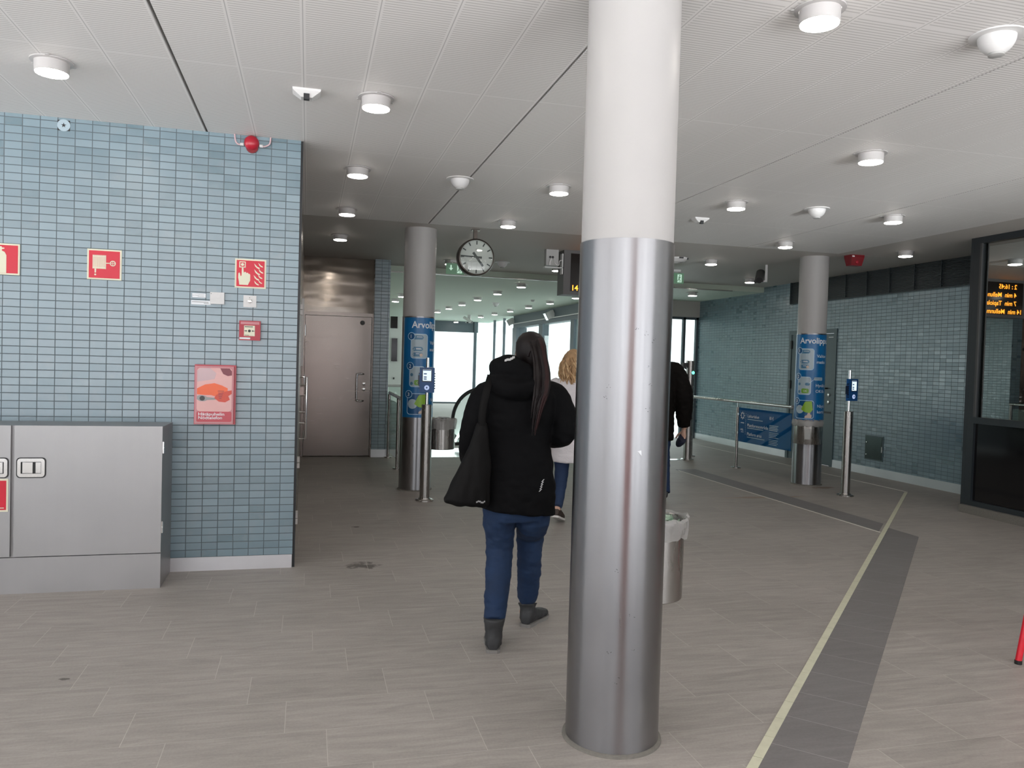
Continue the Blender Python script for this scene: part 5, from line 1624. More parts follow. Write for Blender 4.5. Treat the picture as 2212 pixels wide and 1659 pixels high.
for yb, x0, lab in ((13.22, 2.36, 'far'), (11.98, 2.84, 'near')):
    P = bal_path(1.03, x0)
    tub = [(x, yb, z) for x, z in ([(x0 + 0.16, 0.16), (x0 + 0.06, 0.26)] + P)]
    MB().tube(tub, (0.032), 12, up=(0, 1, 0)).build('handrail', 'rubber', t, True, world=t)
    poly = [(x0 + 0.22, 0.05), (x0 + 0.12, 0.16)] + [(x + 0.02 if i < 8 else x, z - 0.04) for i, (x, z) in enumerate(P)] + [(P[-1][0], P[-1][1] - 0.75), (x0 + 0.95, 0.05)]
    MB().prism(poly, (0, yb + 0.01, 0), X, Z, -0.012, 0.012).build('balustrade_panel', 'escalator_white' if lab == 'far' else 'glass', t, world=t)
    # lit inner deck strip with a curved start
    st = [(x0 + 0.10, yb - 0.06, 0.12), (x0 + 0.15, yb - 0.06, 0.22), (x0 + 0.24, yb - 0.06, 0.31), (x0 + 0.34, yb - 0.06, 0.33), (x0 + 0.52, yb - 0.06, 0.25), (x0 + 2.3, yb - 0.06, 0.25 - 1.78 * SL)]
    MB().tube(st, 0.022, 10, 4).build('lit_deck_strip', 'escalator_light', t, True, world=t)
    sk = [(x0 + 0.10, yb - 0.08, 0.09), (x0 + 0.2, yb - 0.08, 0.09), (x0 + 0.36, yb - 0.08, 0.04), (x0 + 2.3, yb - 0.08, 0.03 - 1.9 * SL)]
    MB().tube(sk, 0.03, 8, 3).build('skirt_seal', 'rubber', t, True, world=t)
b = MB()
for k in range(12):
    x = 3.05 + k * 0.20
    z = -0.01 - max(0, k - 1) * 0.115
    b.box(x, x + 0.2, 12.1, 13.1, z - 0.25, z)
b.build('steps', 'plastic_grey', t, world=t)
MB().box(2.5, 2.56, 13.14, 13.16, 0.08, 0.10).build('entry_light', 'green_light', t, world=t)

t = thing('information_screen', 'black screens on a white frame seen between tile pier and poster column', 'screen', (2.35, 22.0, 0))
MB().box(2.18, 2.62, 22.0, 22.25, 0.0, 2.70).build('frame', 'white_wall', t, world=t)
MB().box(2.2, 2.39, 21.96, 22.0, 2.37, 2.70).build('upper_screen', 'screen_black', t, world=t)
MB().box(2.24, 2.40, 21.96, 22.0, 1.45, 2.09).build('lower_screen', 'screen_black', t, world=t)
MB().box(2.30, 2.34, 21.95, 21.97, 0.95, 1.0).build('button', 'ink', t, world=t)
t = thing('glass_balustrade', 'pale glass balustrade in the hall seen left of the poster column', 'railing', (1.7, 15.0, 0))
MB().box(1.3, 2.3, 15.0, 15.02, 0.1, 0.98).build('glass_panel', 'glass', t, world=t)
MB().tube([(1.3, 15.01, 1.0), (2.3, 15.01, 1.0)], 0.025, 10).build('handrail', 'plastic_white', t, True, world=t)

# fuse cupboard in the right tile wall
t = thing('wall_hatch', 'small dark grey metal hatch low in the right tile wall', 'hatch', (8.05, 9.72, 0.40))
MB().box(8.04, 8.06, 9.53, 9.905, 0.225, 0.59).build('frame', 'door_paint', t, world=t)
MB().box(8.034, 8.045, 9.548, 9.888, 0.243, 0.572).build('hatch_door', 'hatch_steel', t, world=t)
for z in (0.30, 0.48):
    MB().lathe([(0.009, 0), (0.009, -0.008), (0.001, -0.009)], (8.034, 9.86, z), 14, 'x').build('screw_lock', 'bright_steel', t, True, world=t)
MB().box(8.028, 8.04, 9.535, 9.55, 0.36, 0.44).build('hinge', 'bright_steel', t, world=t)

# made-up glowing box behind the viewer, added to tint the steel door red
t = thing('door_tint_box', 'added orange and red glowing box behind the viewer, tints the steel door by reflection', 'reflection prop', (0.95, -0.75, 0))
MB().box(0.45, 1.45, -1.05, -0.75, 0.0, 2.0).build('body', 'plastic_grey', t, world=t)
MB().box(0.47, 1.43, -0.75, -0.74, 1.45, 1.85).build('upper_panel', 'orange_lit', t, world=t)
MB().box(0.47, 1.43, -0.75, -0.74, 0.55, 1.05).build('lower_panel', 'red_lit', t, world=t)
MB().box(0.75, 1.15, -0.75, -0.735, 1.1, 1.4).build('screen', 'screen_black', t, world=t)

# red folding sign at the right edge
t = thing('folding_sign', 'red metal folding sign, only one leg visible at the right edge', 'folding sign', (3.98, 3.1, 0))
fr = []
for x0, x1, y in ((3.635, 3.83, 3.25), (4.375, 4.18, 3.25)):
    MB().tube([(x0, y, 0.012), (x1, y + 0.0, 1.05)], 0.016, 12).build('leg', 'red_metal', t, True, world=t)
    MB().lathe([(0.018, 0), (0.018, 0.02), (0.001, 0.021)], (x0, y, 0), 14).build('rubber_foot', 'rubber', t, True, world=t)
MB().tube([(3.83, 3.25, 1.05), (4.18, 3.25, 1.05)], 0.016, 12).build('cross_bar', 'red_metal', t, True, world=t)
MB().prism([(3.70, 0.28), (4.31, 0.28), (4.18, 1.03), (3.83, 1.03)], (0, 3.25, 0), X, Z, -0.006, 0.006).build('board', 'red_metal', t, world=t)

# ================================================================== PEOPLE
def fused(mb, name, mat, parent, voxel, smooth_n=4, wrinkle=0.0, wscale=8.0, stretch=(1, 1, 1), seed=0):
    """join overlapping closed shapes into one continuous skin"""
    bmesh.ops.recalc_face_normals(mb.bm, faces=mb.bm.faces)
    me = bpy.data.meshes.new('tmp')
    mb.bm.to_mesh(me)
    mb.bm.free()
    o = bpy.data.objects.new('tmp', me)
    COL.objects.link(o)
    md = o.modifiers.new('r', 'REMESH')
    md.mode = 'VOXEL'
    md.voxel_size = voxel
    if smooth_n:
        sm = o.modifiers.new('s', 'SMOOTH')
        sm.factor = 0.5
        sm.iterations = smooth_n
    dg = bpy.context.evaluated_depsgraph_get()
    dg.update()
    out = bpy.data.meshes.new_from_object(o.evaluated_get(dg))
    bpy.data.objects.remove(o)
    bpy.data.meshes.remove(me)
    if wrinkle:
        ns = [v.normal.copy() for v in out.vertices]
        off = Vector((seed * 3.1, seed * 1.7, seed))
        for v, nn in zip(out.vertices, ns):
            p = Vector((v.co.x * stretch[0], v.co.y * stretch[1], v.co.z * stretch[2])) * wscale + off
            v.co += nn * (wrinkle * (mnoise.noise(p) + 0.5 * mnoise.noise(p * 2.1)))
    out.name = name
    out.materials.clear()
    out.materials.append(M[mat])
    out.polygons.foreach_set('use_smooth', [True] * len(out.polygons))
    ob = bpy.data.objects.new(name, out)
    COL.objects.link(ob)
    ob.parent = parent
    return ob
def srings(mb, rows, seg=28, sup=2.3):
    """stack of flattened rings: (cx, cy, z, half width, half depth)"""
    R = []
    for row in rows:
        cx, cy, z, a, d = row[:5]
        tl = row[5] if len(row) > 5 else 0.0
        ring = []
        for k in range(seg):
            t = 2 * PI * k / seg
            c, s = math.cos(t), math.sin(t)
            x = a * math.copysign(abs(c) ** (2 / sup), c)
            y = d * math.copysign(abs(s) ** (2 / sup), s)
            ring.append(Vector((cx + x, cy + y, z + tl * x)))
        R.append(ring)
    return mb.rings(R)
def hand_shape(mb, w, d, palm_n, side, curl=0.35, k=1.0):
    """palm, four unequal fingers and a thumb; w wrist, d direction of the hand, palm_n palm normal, side = thumb side vector"""
    w, d, pn, sd = Vector(w), Vector(d).normalized(), Vector(palm_n).normalized(), Vector(side).normalized()
    mb.tube([w - d * 0.03 * k, w + d * 0.01 * k, w + d * 0.05 * k, w + d * 0.092 * k], [(0.024 * k, 0.019 * k), (0.029 * k, 0.017 * k), (0.041 * k, 0.015 * k), (0.040 * k, 0.011 * k)], 14, 2, up=pn)
    for i, (off, ln, r) in enumerate(((0.031, 0.072, 0.0088), (0.0105, 0.080, 0.0092), (-0.0105, 0.074, 0.0088), (-0.031, 0.058, 0.0078))):
        p = w + d * (0.085 - 0.004 * abs(i - 1)) * k + sd * off * k
        P = [p - d * 0.012 * k, p]
        a = curl * (0.7 + 0.12 * i)
        dd = d + sd * (off * 1.2)
        for fr_ in (0.44, 0.32, 0.24):
            dd = (dd * math.cos(a) + pn * math.sin(a)).normalized()
            a = curl * 1.2
            P.append(P[-1] + dd * ln * fr_ * k)
        mb.tube(P, [r * k, r * k, r * 0.95 * k, r * 0.88 * k, r * 0.74 * k], 10, 3)
    p = w + d * 0.022 * k + sd * 0.026 * k
    t1 = (d * 0.62 + sd * 0.66 + pn * 0.42).normalized()
    t2 = (d * 0.85 + sd * 0.25 + pn * 0.46).normalized()
    mb.tube([p - t1 * 0.012 * k, p + t1 * 0.038 * k, p + t1 * 0.038 * k + t2 * 0.030 * k, p + t1 * 0.038 * k + t2 * 0.054 * k], [0.0125 * k, 0.0115 * k, 0.0105 * k, 0.008 * k], 10, 3)
def head_shape(mb, c, k=1.0, face=0.0):
    """head facing +Y turned by face radians about Z; c is the centre at eye height"""
    m = Matrix.Translation(c) @ Matrix.Rotation(face, 4, 'Z') @ Matrix.Scale(k, 4)
    R = []
    for z, a, f_, b_, o in ((-0.112, 0.018, 0.020, 0.02, 0.062), (-0.104, 0.036, 0.036, 0.045, 0.045), (-0.085, 0.051, 0.056, 0.060, 0.026), (-0.055, 0.062, 0.074, 0.074, 0.010), (-0.02, 0.070, 0.084, 0.088, 0.004), (0.02, 0.0745, 0.086, 0.098, 0.0), (0.06, 0.073, 0.084, 0.098, -0.002), (0.09, 0.062, 0.070, 0.086, -0.005), (0.110, 0.042, 0.048, 0.062, -0.006), (0.119, 0.016, 0.018, 0.024, -0.008)):
        R.append([m @ Vector((a * math.cos(t), o + (f_ if math.sin(t) > 0 else b_) * math.sin(t), z)) for t in [2 * PI * q / 26 for q in range(26)]])
    mb.rings(R)
    mb.tube([m @ Vector((0, 0.080, 0.008)), m @ Vector((0, 0.100, -0.030)), m @ Vector((0, 0.086, -0.044))], [0.008 * k, 0.0135 * k, 0.010 * k], 10, 3)
    for s in (-1, 1):
        mb.ell(m @ Vector((s * 0.075, -0.008, -0.012)), (0.010 * k, 0.019 * k, 0.031 * k), 12, 8, Matrix.Rotation(face - s * 0.35, 3, 'Z'))
        mb.ell(m @ Vector((s * 0.032, 0.076, 0.022)), (0.022 * k, 0.012 * k, 0.008 * k), 10, 6, Matrix.Rotation(face, 3, 'Z'))
    mb.ell(m @ Vector((0, 0.078, -0.070)), (0.024 * k, 0.012 * k, 0.010 * k), 10, 6, Matrix.Rotation(face, 3, 'Z'))
    return m
def face_bits(m, parent):
    b = MB()
    for s in (-1, 1):
        b.ell(m @ Vector((s * 0.032, 0.0785, 0.002)), (0.0125, 0.010, 0.0095), 12, 8)
    b.build('eyes', 'eye', parent, True)
    b = MB()
    for s in (-1, 1):
        b.ell(m @ Vector((s * 0.032, 0.0872, 0.002)), (0.0052, 0.003, 0.0052), 10, 6)
    b.build('pupils', 'ink', parent, True)
    MB().tube([m @ Vector((-0.025, 0.083, -0.064)), m @ Vector((0, 0.092, -0.066)), m @ Vector((0.025, 0.083, -0.064))], [0.003, 0.007, 0.003], 8, 4).build('lips', 'lip', parent, True)
def shoe(mb, heel, toe, h=0.075, wd=0.044, roll=0.0):
    """closed shoe from heel to toe (points on the sole)"""
    heel, toe = Vector(heel), Vector(toe)
    d = (toe - heel)
    ln = d.length
    d.normalize()
    sd = d.cross(Vector((0, 0, 1))).normalized()
    up = sd.cross(d)
    R = []
    for f_, w_, hh in ((0.0, 0.55, 0.80), (0.04, 0.75, 0.95), (0.18, 0.80, 1.0), (0.38, 0.82, 0.98), (0.58, 0.98, 0.78), (0.78, 1.0, 0.60), (0.92, 0.78, 0.50), (1.0, 0.38, 0.34)):
        c = heel + d * (ln * f_)
        ring = []
        for q in range(18):
            t = 2 * PI * q / 18
            x = wd * w_ * math.copysign(abs(math.cos(t)) ** 0.75, math.cos(t))
            z = hh * h * (0.5 + 0.5 * math.copysign(abs(math.sin(t)) ** 0.7, math.sin(t)))
            ring.append(c + sd * x + up * (z + 0.012))
        R.append(ring)
    mb.rings(R)
    return d, sd, up
def sole(mb, heel, toe, wd=0.046):
    heel, toe = Vector(heel), Vector(toe)
    d = toe - heel
    ln = d.length
    d.normalize()
    sd = d.cross(Vector((0, 0, 1))).normalized()
    up = sd.cross(d)
    out = []
    for f_, w_ in ((-0.02, 0.45), (0.02, 0.75), (0.2, 0.85), (0.4, 0.82), (0.6, 1.0), (0.8, 1.03), (0.94, 0.8), (1.02, 0.35)):
        out.append((f_ * ln, w_ * wd))
    poly = [(u, -w_) for u, w_ in out] + [(u, w_) for u, w_ in reversed(out)]
    mb.prism(poly, heel, d, -sd, 0.0, 0.018)
    return mb

# ---------------------------------------------------------------- woman in black coat
wt = thing('person', 'person with long dark ponytail in black hooded coat and blue jeans walking away', 'person', (1.105, 4.05, 0), -0.10)
LA, RA = Vector((-0.125, -0.135, 0.095)), Vector((0.120, 0.250, 0.10))
LK, RK = Vector((-0.085, 0.02, 0.475)), Vector((0.105, 0.150, 0.475))
body = MB()
srings(body, [(0, 0, 0.80, 0.16, 0.12), (0, 0, 0.90, 0.175, 0.125), (0, 0, 1.05, 0.15, 0.11), (0, 0, 1.22, 0.165, 0.115), (0, 0, 1.33, 0.18, 0.10), (0.01, 0, 1.385, 0.12, 0.075), (0.03, 0.005, 1.42, 0.06, 0.055)])
for s, K, A in ((-1, LK, LA), (1, RK, RA)):
    body.tube([(s * 0.088, 0, 0.80), (s * 0.093, 0.004, 0.66), K + Vector((0, 0, 0.08)), K, K * 0.6 + A * 0.4 + Vector((0, -0.012, 0)), K * 0.25 + A * 0.75, A + Vector((0, 0, 0.05)), A], [0.080, 0.072, 0.056, 0.050, 0.046, 0.038, 0.032, 0.032], 16, 3)
    body.tube([A, A + Vector((0, 0.03, -0.03)), A + Vector((0, 0.12, -0.065))], [0.034, 0.036, 0.026], 12, 3)
body.tube([(0.03, 0.0, 1.37), (0.05, 0.012, 1.50)], [0.052, 0.050], 16)
hm = head_shape(body, (0.056, 0.035, 1.548), 0.97, -0.12)
RW, LW = Vector((0.17, 0.235, 1.09)), Vector((-0.245, 0.17, 0.93))
body.tube([(0.17, 0, 1.345), (0.235, -0.03, 1.13), RW], [0.045, 0.040, 0.026], 14, 4)
body.tube([(-0.17, 0, 1.345), (-0.25, -0.01, 1.10), LW], [0.045, 0.040, 0.026], 14, 4)
hand_shape(body, RW, (-0.45, 0.85, 0.15), (-0.8, -0.4, 0.2), (0.1, 0.1, 1), 0.5)
hand_shape(body, LW, (0.05, 0.55, -0.85), (0.9, 0.1, 0.1), (0.1, 0.9, 0.4), 0.6)
bd = fused(body, 'body', 'skin', wt, 0.0045, 3)
face_bits(hm, wt)
cb = MB()
srings(cb, [(0.004, 0.0, 0.705, 0.206, 0.150, -0.10), (0.003, 0.0, 0.74, 0.205, 0.152, -0.10), (0.002, 0.0, 0.86, 0.202, 0.150, -0.05), (-0.004, 0, 0.98, 0.190, 0.140), (-0.008, 0, 1.07, 0.178, 0.132), (-0.006, 0, 1.17, 0.184, 0.136), (0.0, -0.004, 1.27, 0.200, 0.138), (0.0, -0.006, 1.34, 0.205, 0.120), (0.005, -0.004, 1.385, 0.17, 0.098), (0.015, 0.0, 1.42, 0.10, 0.082), (0.03, 0.002, 1.455, 0.072, 0.070)], 36)
cb.tube([(0.135, 0.0, 1.345), (0.195, -0.008, 1.315), (0.238, -0.03, 1.21), (0.240, -0.04, 1.13), (0.215, 0.06, 1.10), (0.178, 0.21, 1.092)], [0.070, 0.076, 0.072, 0.068, 0.060, 0.052], 18, 4)
cb.tube([(-0.135, 0, 1.345), (-0.195, -0.005, 1.31), (-0.245, -0.02, 1.18), (-0.262, -0.01, 1.08), (-0.255, 0.07, 1.00), (-0.247, 0.15, 0.945)], [0.070, 0.074, 0.068, 0.064, 0.058, 0.052], 18, 4)
cb.tube([(-0.150, -0.03, 1.40), (-0.125, -0.105, 1.385), (-0.03, -0.135, 1.365), (0.07, -0.105, 1.385), (0.115, -0.03, 1.41)], [0.045, 0.060, 0.062, 0.052, 0.036], 16, 4)
cb.tube([(-0.150, -0.02, 1.47), (-0.115, -0.085, 1.475), (-0.035, -0.105, 1.455), (0.05, -0.09, 1.44)], [0.036, 0.058, 0.062, 0.040], 16, 4)
cb.ell((-0.078, -0.070, 1.462), (0.085, 0.072, 0.085), 20, 12)
coat = fused(cb, 'coat', 'coat', wt, 0.009, 5, 0.007, 9.0, (1, 1, 1.9), 2)
jb = MB()
srings(jb, [(0, 0, 0.66, 0.165, 0.115), (0, 0, 0.74, 0.178, 0.132), (0, 0, 0.86, 0.178, 0.130), (0, 0, 0.98, 0.160, 0.118)])
for s, K, A in ((-1, LK, LA), (1, RK, RA)):
    top = A + Vector((0, 0, 0.07))
    jb.tube([(s * 0.088, 0, 0.80), (s * 0.093, 0.004, 0.66), K + Vector((0, 0, 0.08)), K, K * 0.6 + A * 0.4 + Vector((0, -0.012, 0)), K * 0.25 + A * 0.75, top + Vector((0, 0, -0.02))], [0.096, 0.092, 0.078, 0.073, 0.068, 0.060, 0.055], 18, 4)
fused(jb, 'jeans', 'jeans', wt, 0.008, 3, 0.006, 13.0, (1, 1, 2.2), 5)
for A, hl, to, hh in ((LA, (-0.133, -0.185, 0.0), (-0.105, 0.06, 0.0), 0.17), (RA, (0.098, 0.200, 0.0), (0.255, 0.405, 0.0), 0.12)):
    bt = MB()
    shoe(bt, hl, to, 0.078, 0.044)
    bt.tube([A + Vector((0, -0.005, -0.065)), A + Vector((0, -0.003, 0.0)), A + Vector((0, 0.0, hh - 0.095))], [0.044, 0.045, 0.058], 18, 3)
    bo = fused(bt, 'boot', 'boot', wt, 0.006, 2, 0.003, 22.0, (1, 1, 1.5), 8)
    sole(MB(), hl, to).build('sole', 'sole', bo)
# hair: smooth cap combed back, long ponytail
hb = MB()
hm2 = hm
R = []
for z, a, f_, b_, o in ((-0.075, 0.050, -0.02, 0.080, -0.010), (-0.045, 0.066, 0.0, 0.094, -0.006), (-0.01, 0.078, 0.012, 0.105, -0.004), (0.03, 0.084, 0.055, 0.110, -0.004), (0.065, 0.082, 0.090, 0.108, -0.006), (0.095, 0.070, 0.078, 0.094, -0.006), (0.117, 0.048, 0.052, 0.068, -0.007), (0.129, 0.015, 0.018, 0.024, -0.008)):
    R.append([hm @ Vector((a * math.cos(t), o + (f_ if math.sin(t) > 0 else b_) * math.sin(t), z)) for t in [2 * PI * q / 40 for q in range(40)]])
hb.rings(R)
rnd = random.Random(4)
for k in range(46):
    t = PI * (0.02 + 0.96 * k / 45)
    ax = math.cos(t)
    P = []
    for q in range(7):
        f_ = q / 6
        y = 0.075 - 0.185 * f_
        wdt = 0.083 * math.sqrt(max(0.02, 1 - (y / 0.118) ** 2))
        x = ax * wdt * (1 - 0.62 * f_ ** 3)
        z = -0.04 + 0.162 * math.sin(t) * math.sqrt(max(0.03, 1 - (y / 0.125) ** 2)) - 0.02 * f_ + (1 - math.sin(t)) * 0.05 * f_
        P.append(hm @ Vector((x * 1.03, y, min(z, 0.128))))
    hb.tube(P, [0.004, 0.006, 0.006, 0.006, 0.006, 0.006, 0.005], 6, 2)
hb.build('hair', 'hair_dark', wt, True, angle=60)
pt = MB()
pr = MB()
for k in range(58):
    a, q = rnd.uniform(0, 2 * PI), math.sqrt(rnd.uniform(0, 1))
    ox, oy = q * math.cos(a), q * math.sin(a)
    endz = rnd.uniform(1.16, 1.30) if k > 8 else rnd.uniform(1.12, 1.17)
    P = [(0.064 + ox * 0.050, -0.030 + oy * 0.012, 1.63 + 0.012 * (1 - ox * ox)), (0.072 + ox * 0.042, -0.082 + oy * 0.014, 1.595), (0.080 + ox * 0.036, -0.112 + oy * 0.018, 1.535), (0.088 + ox * 0.042, -0.138 + oy * 0.02, 1.45), (0.082 + ox * 0.040, -0.172 + oy * 0.018, 1.36), (0.062 + ox * 0.028, -0.178 + oy * 0.012, 0.5 * (1.36 + endz)), (0.048 + ox * 0.018, -0.172 + oy * 0.006, endz)]
    (pr if ox > 0.15 and rnd.random() < 0.75 else pt).tube(P, [0.004, 0.007, 0.0078, 0.008, 0.007, 0.0055, 0.0015], 6, 3)
pt.build('ponytail', 'hair_dark', wt, True, angle=60)
pr.build('ponytail_strands', 'hair_red', wt, True, angle=60)['label'] = 'reddish brown ponytail strands'
# pale prints laid on the fabric
def on_fabric(ob, polys, name, mat, parent, lift=0.0015):
    """small printed shapes (x, z) laid onto the rear of a garment"""
    tree = BVHTree.FromPolygons([v.co for v in ob.data.vertices], [p.vertices for p in ob.data.polygons])
    b = MB()
    for poly in polys:
        vs = []
        for (x, z) in poly:
            hit = tree.ray_cast(Vector((x, -1.0, z)), Vector((0, 1, 0)))
            if hit[0] is None:
                break
            vs.append(b.bm.verts.new(hit[0] + Vector((0, -lift, 0))))
        if len(vs) == len(poly):
            b.bm.faces.new(vs)
    return b.build(name, mat, parent)
st = []
for k in range(5):
    cx, cz = 0.098 + k * 0.0035, 0.838 + k * 0.0125
    st.append([(cx - 0.009, cz - 0.006), (cx - 0.003, cz - 0.006), (cx + 0.010, cz + 0.007), (cx + 0.004, cz + 0.007)])
on_fabric(coat, st, 'coat_print', 'reflective', wt, 0.003)
rnd = random.Random(12)
st = []
for k in range(9):
    cx, cz = -0.105 + k * 0.0058, 1.512 + 0.002 * k + rnd.uniform(-0.003, 0.003)
    st.append([(cx - 0.006, cz - 0.005), (cx + 0.004, cz - 0.005), (cx + 0.008, cz + 0.006), (cx - 0.002, cz + 0.006)])
on_fabric(coat, st, 'hood_print', 'reflective', wt, 0.003)

# bag hanging from her left shoulder
bg = thing('tote_bag', 'black soft shoulder bag hanging at the left side of the black coat', 'bag', (0.80, 4.0, 0.76))
b = MB()
rows = []
for z, x0, x1, d in ((0.762, 0.690, 0.915, 0.042), (0.785, 0.683, 0.925, 0.056), (0.86, 0.715, 0.925, 0.056), (0.96, 0.765, 0.925, 0.048), (1.06, 0.805, 0.915, 0.040), (1.15, 0.832, 0.905, 0.030), (1.19, 0.845, 0.895, 0.018)):
    rows.append(((x0 + x1) / 2, 3.925, z, (x1 - x0) / 2, d, -0.10 if z < 0.8 else 0.0))
srings(b, rows, 30, 2.6)
for v in b.bm.verts:
    v.co.x -= 0.80; v.co.y -= 4.0; v.co.z -= 0.76
bag = fused(b, 'bag_body', 'bag_fabric', bg, 0.008, 3, 0.007, 11.0, (1.6, 1, 0.45), 3)
b = MB()
for dy in (-0.020, 0.012):
    b.tube([(0.870, 3.925 + dy, 1.17), (0.872, 3.92 + dy, 1.26), (0.895, 3.935 + dy, 1.36), (0.925, 3.99 + dy, 1.425), (0.935, 4.05, 1.425)], [(0.016, 0.003)] * 5, 8, 4)
b.build('strap', 'bag_fabric', bg, True, world=bg)
st = []
for k in range(6):
    cx, cz = 0.045 + k * 0.008, 0.028 + 0.004 * math.sin(k * 1.3)
    st.append([(cx - 0.004, cz - 0.004), (cx + 0.004, cz - 0.003), (cx + 0.004, cz + 0.005), (cx - 0.004, cz + 0.004)])
on_fabric(bag, st, 'bag_print', 'print_grey', bg, 0.003)

# ---------------------------------------------------------------- blond person in white jumper
bt_ = thing('person', 'person with curly blond hair in long white jumper walking ahead, half hidden by the column', 'person', (2.46, 7.12, 0), -0.55)
LA, RA = Vector((-0.06, -0.24, 0.13)), Vector((0.09, 0.26, 0.10))
LK, RK = Vector((-0.075, -0.02, 0.46)), Vector((0.085, 0.16, 0.48))
body = MB()
srings(body, [(0, 0, 0.80, 0.15, 0.12), (0, 0, 0.90, 0.17, 0.125), (0, 0, 1.05, 0.145, 0.11), (0, 0, 1.22, 0.16, 0.115), (0, 0, 1.32, 0.175, 0.10), (0, 0, 1.375, 0.115, 0.075), (0, 0.005, 1.41, 0.058, 0.055)])
for s, K, A in ((-1, LK, LA), (1, RK, RA)):
    body.tube([(s * 0.085, 0, 0.86), (s * 0.09, 0.01, 0.70), K, (K * 0.45 + A * 0.55), A], [0.080, 0.074, 0.052, 0.048, 0.034], 14, 3)
body.tube([(0, 0.0, 1.36), (0, 0.012, 1.48)], [0.050, 0.048], 14)
hm = head_shape(body, (0.0, 0.03, 1.525), 0.96, 0.0)
RW, LW = Vector((0.22, 0.15, 0.90)), Vector((-0.215, 0.12, 0.90))
for s, W_ in ((1, RW), (-1, LW)):
    body.tube([(s * 0.165, 0, 1.335), (s * 0.22, -0.02, 1.10), W_], [0.044, 0.038, 0.025], 12, 4)
    hand_shape(body, W_, (0, 0.35, -0.95), (-s, 0.1, 0), (0, 0.95, 0.3), 0.3)
fused(body, 'body', 'skin', bt_, 0.006, 3)
face_bits(hm, bt_)
cb = MB()
srings(cb, [(0, 0, 0.565, 0.190, 0.150), (0, 0, 0.70, 0.192, 0.152), (0, 0, 0.90, 0.188, 0.145), (0, 0, 1.05, 0.176, 0.135), (0, 0, 1.20, 0.186, 0.136), (0, 0, 1.30, 0.192, 0.118), (0, 0, 1.36, 0.14, 0.092), (0, 0.0, 1.405, 0.080, 0.075)], 32)
for s, W_ in ((1, RW), (-1, LW)):
    cb.tube([(s * 0.13, 0, 1.325), (s * 0.185, -0.005, 1.28), (s * 0.225, -0.02, 1.10), W_], [0.062, 0.066, 0.060, 0.044], 16, 4)
fused(cb, 'jumper', 'knit', bt_, 0.010, 4, 0.006, 8.0, (1, 1, 1.8), 6)
jb = MB()
for s, K, A in ((-1, LK, LA), (1, RK, RA)):
    jb.tube([(s * 0.085, 0, 0.80), (s * 0.088, 0.004, 0.66), K, K * 0.4 + A * 0.6, A + Vector((0, 0, 0.03))], [0.092, 0.084, 0.066, 0.058, 0.050], 16, 4)
fused(jb, 'jeans', 'jeans_dark', bt_, 0.010, 3, 0.004, 12.0, (1, 1, 2), 2)
for hl, to in (((-0.065, -0.29, 0.075), (-0.05, -0.06, 0.0)), ((0.09, 0.20, 0.0), (0.10, 0.45, 0.0))):
    sb = MB()
    shoe(sb, hl, to, 0.085, 0.042)
    so_ = fused(sb, 'shoe', 'brown_shoe', bt_, 0.007, 2)
    sole(MB(), hl, to, 0.045).build('sole', 'sole_white', so_)
h1, h2 = MB(), MB()
rnd = random.Random(21)
for k in range(170):
    az = rnd.uniform(0, 2 * PI)
    if abs(((az - PI / 2 + PI) % (2 * PI)) - PI) < 0.55:
        continue
    top = rnd.uniform(0.02, 1.25)
    x0, y0, z0 = 0.082 * math.cos(az) * math.cos(top), 0.095 * math.sin(az) * math.cos(top), 0.105 * math.sin(top)
    ln = rnd.uniform(0.16, 0.30)
    out = rnd.uniform(0.02, 0.055)
    ph, fq, am = rnd.uniform(0, 6.28), rnd.uniform(36, 60), rnd.uniform(0.008, 0.015)
    P = []
    for q in range(13):
        f_ = q / 12
        rr = 1 + (out / 0.085) * math.sin(min(1, f_ * 1.6) * PI / 2)
        bz = z0 + 0.02 - f_ * ln - 0.05 * f_ * (z0 / 0.105)
        bx = (0.085 * math.cos(az) * (math.cos(top) + (1 - math.cos(top)) * min(1, f_ * 2.2))) * rr
        by = (0.098 * math.sin(az) * (math.cos(top) + (1 - math.cos(top)) * min(1, f_ * 2.2))) * rr
        s_ = f_ * ln * fq + ph
        P.append(hm @ Vector((bx + am * math.cos(s_), by - 0.004 + am * math.sin(s_), bz)))
    (h1 if k % 3 else h2).tube(P, [0.006] + [0.0085] * 11 + [0.003], 6, 2)
h1.ell(hm @ Vector((0, -0.012, 0.03)), (0.086, 0.100, 0.098), 20, 12)
h1.build('hair', 'hair_blond', bt_, True, angle=60)
h2.build('hair_curls', 'hair_blond2', bt_, True, angle=60)

# ---------------------------------------------------------------- man in black jacket
mt = thing('person', 'person in black jacket holding a navy cap, mostly hidden behind the nearest column', 'person', (3.80, 8.15, 0), -0.30)
LA, RA = Vector((-0.10, 0.26, 0.10)), Vector((0.115, -0.20, 0.12))
LK, RK = Vector((-0.10, 0.16, 0.52)), Vector((0.115, 0.0, 0.51))
body = MB()
srings(body, [(0, 0, 0.88, 0.16, 0.12), (0, 0, 1.0, 0.17, 0.125), (0, 0, 1.15, 0.165, 0.12), (0, 0, 1.35, 0.19, 0.125), (0, 0, 1.48, 0.20, 0.11), (0, 0, 1.55, 0.13, 0.085), (0, 0.005, 1.60, 0.066, 0.062)])
for s, K, A in ((-1, LK, LA), (1, RK, RA)):
    body.tube([(s * 0.09, 0, 0.95), (s * 0.10, 0.01, 0.78), K, (K * 0.45 + A * 0.55), A], [0.088, 0.082, 0.058, 0.054, 0.038], 14, 3)
body.tube([(0, 0.0, 1.55), (0, 0.015, 1.67)], [0.060, 0.058], 14)
hm = head_shape(body, (0.0, 0.035, 1.745), 1.04, 0.0)
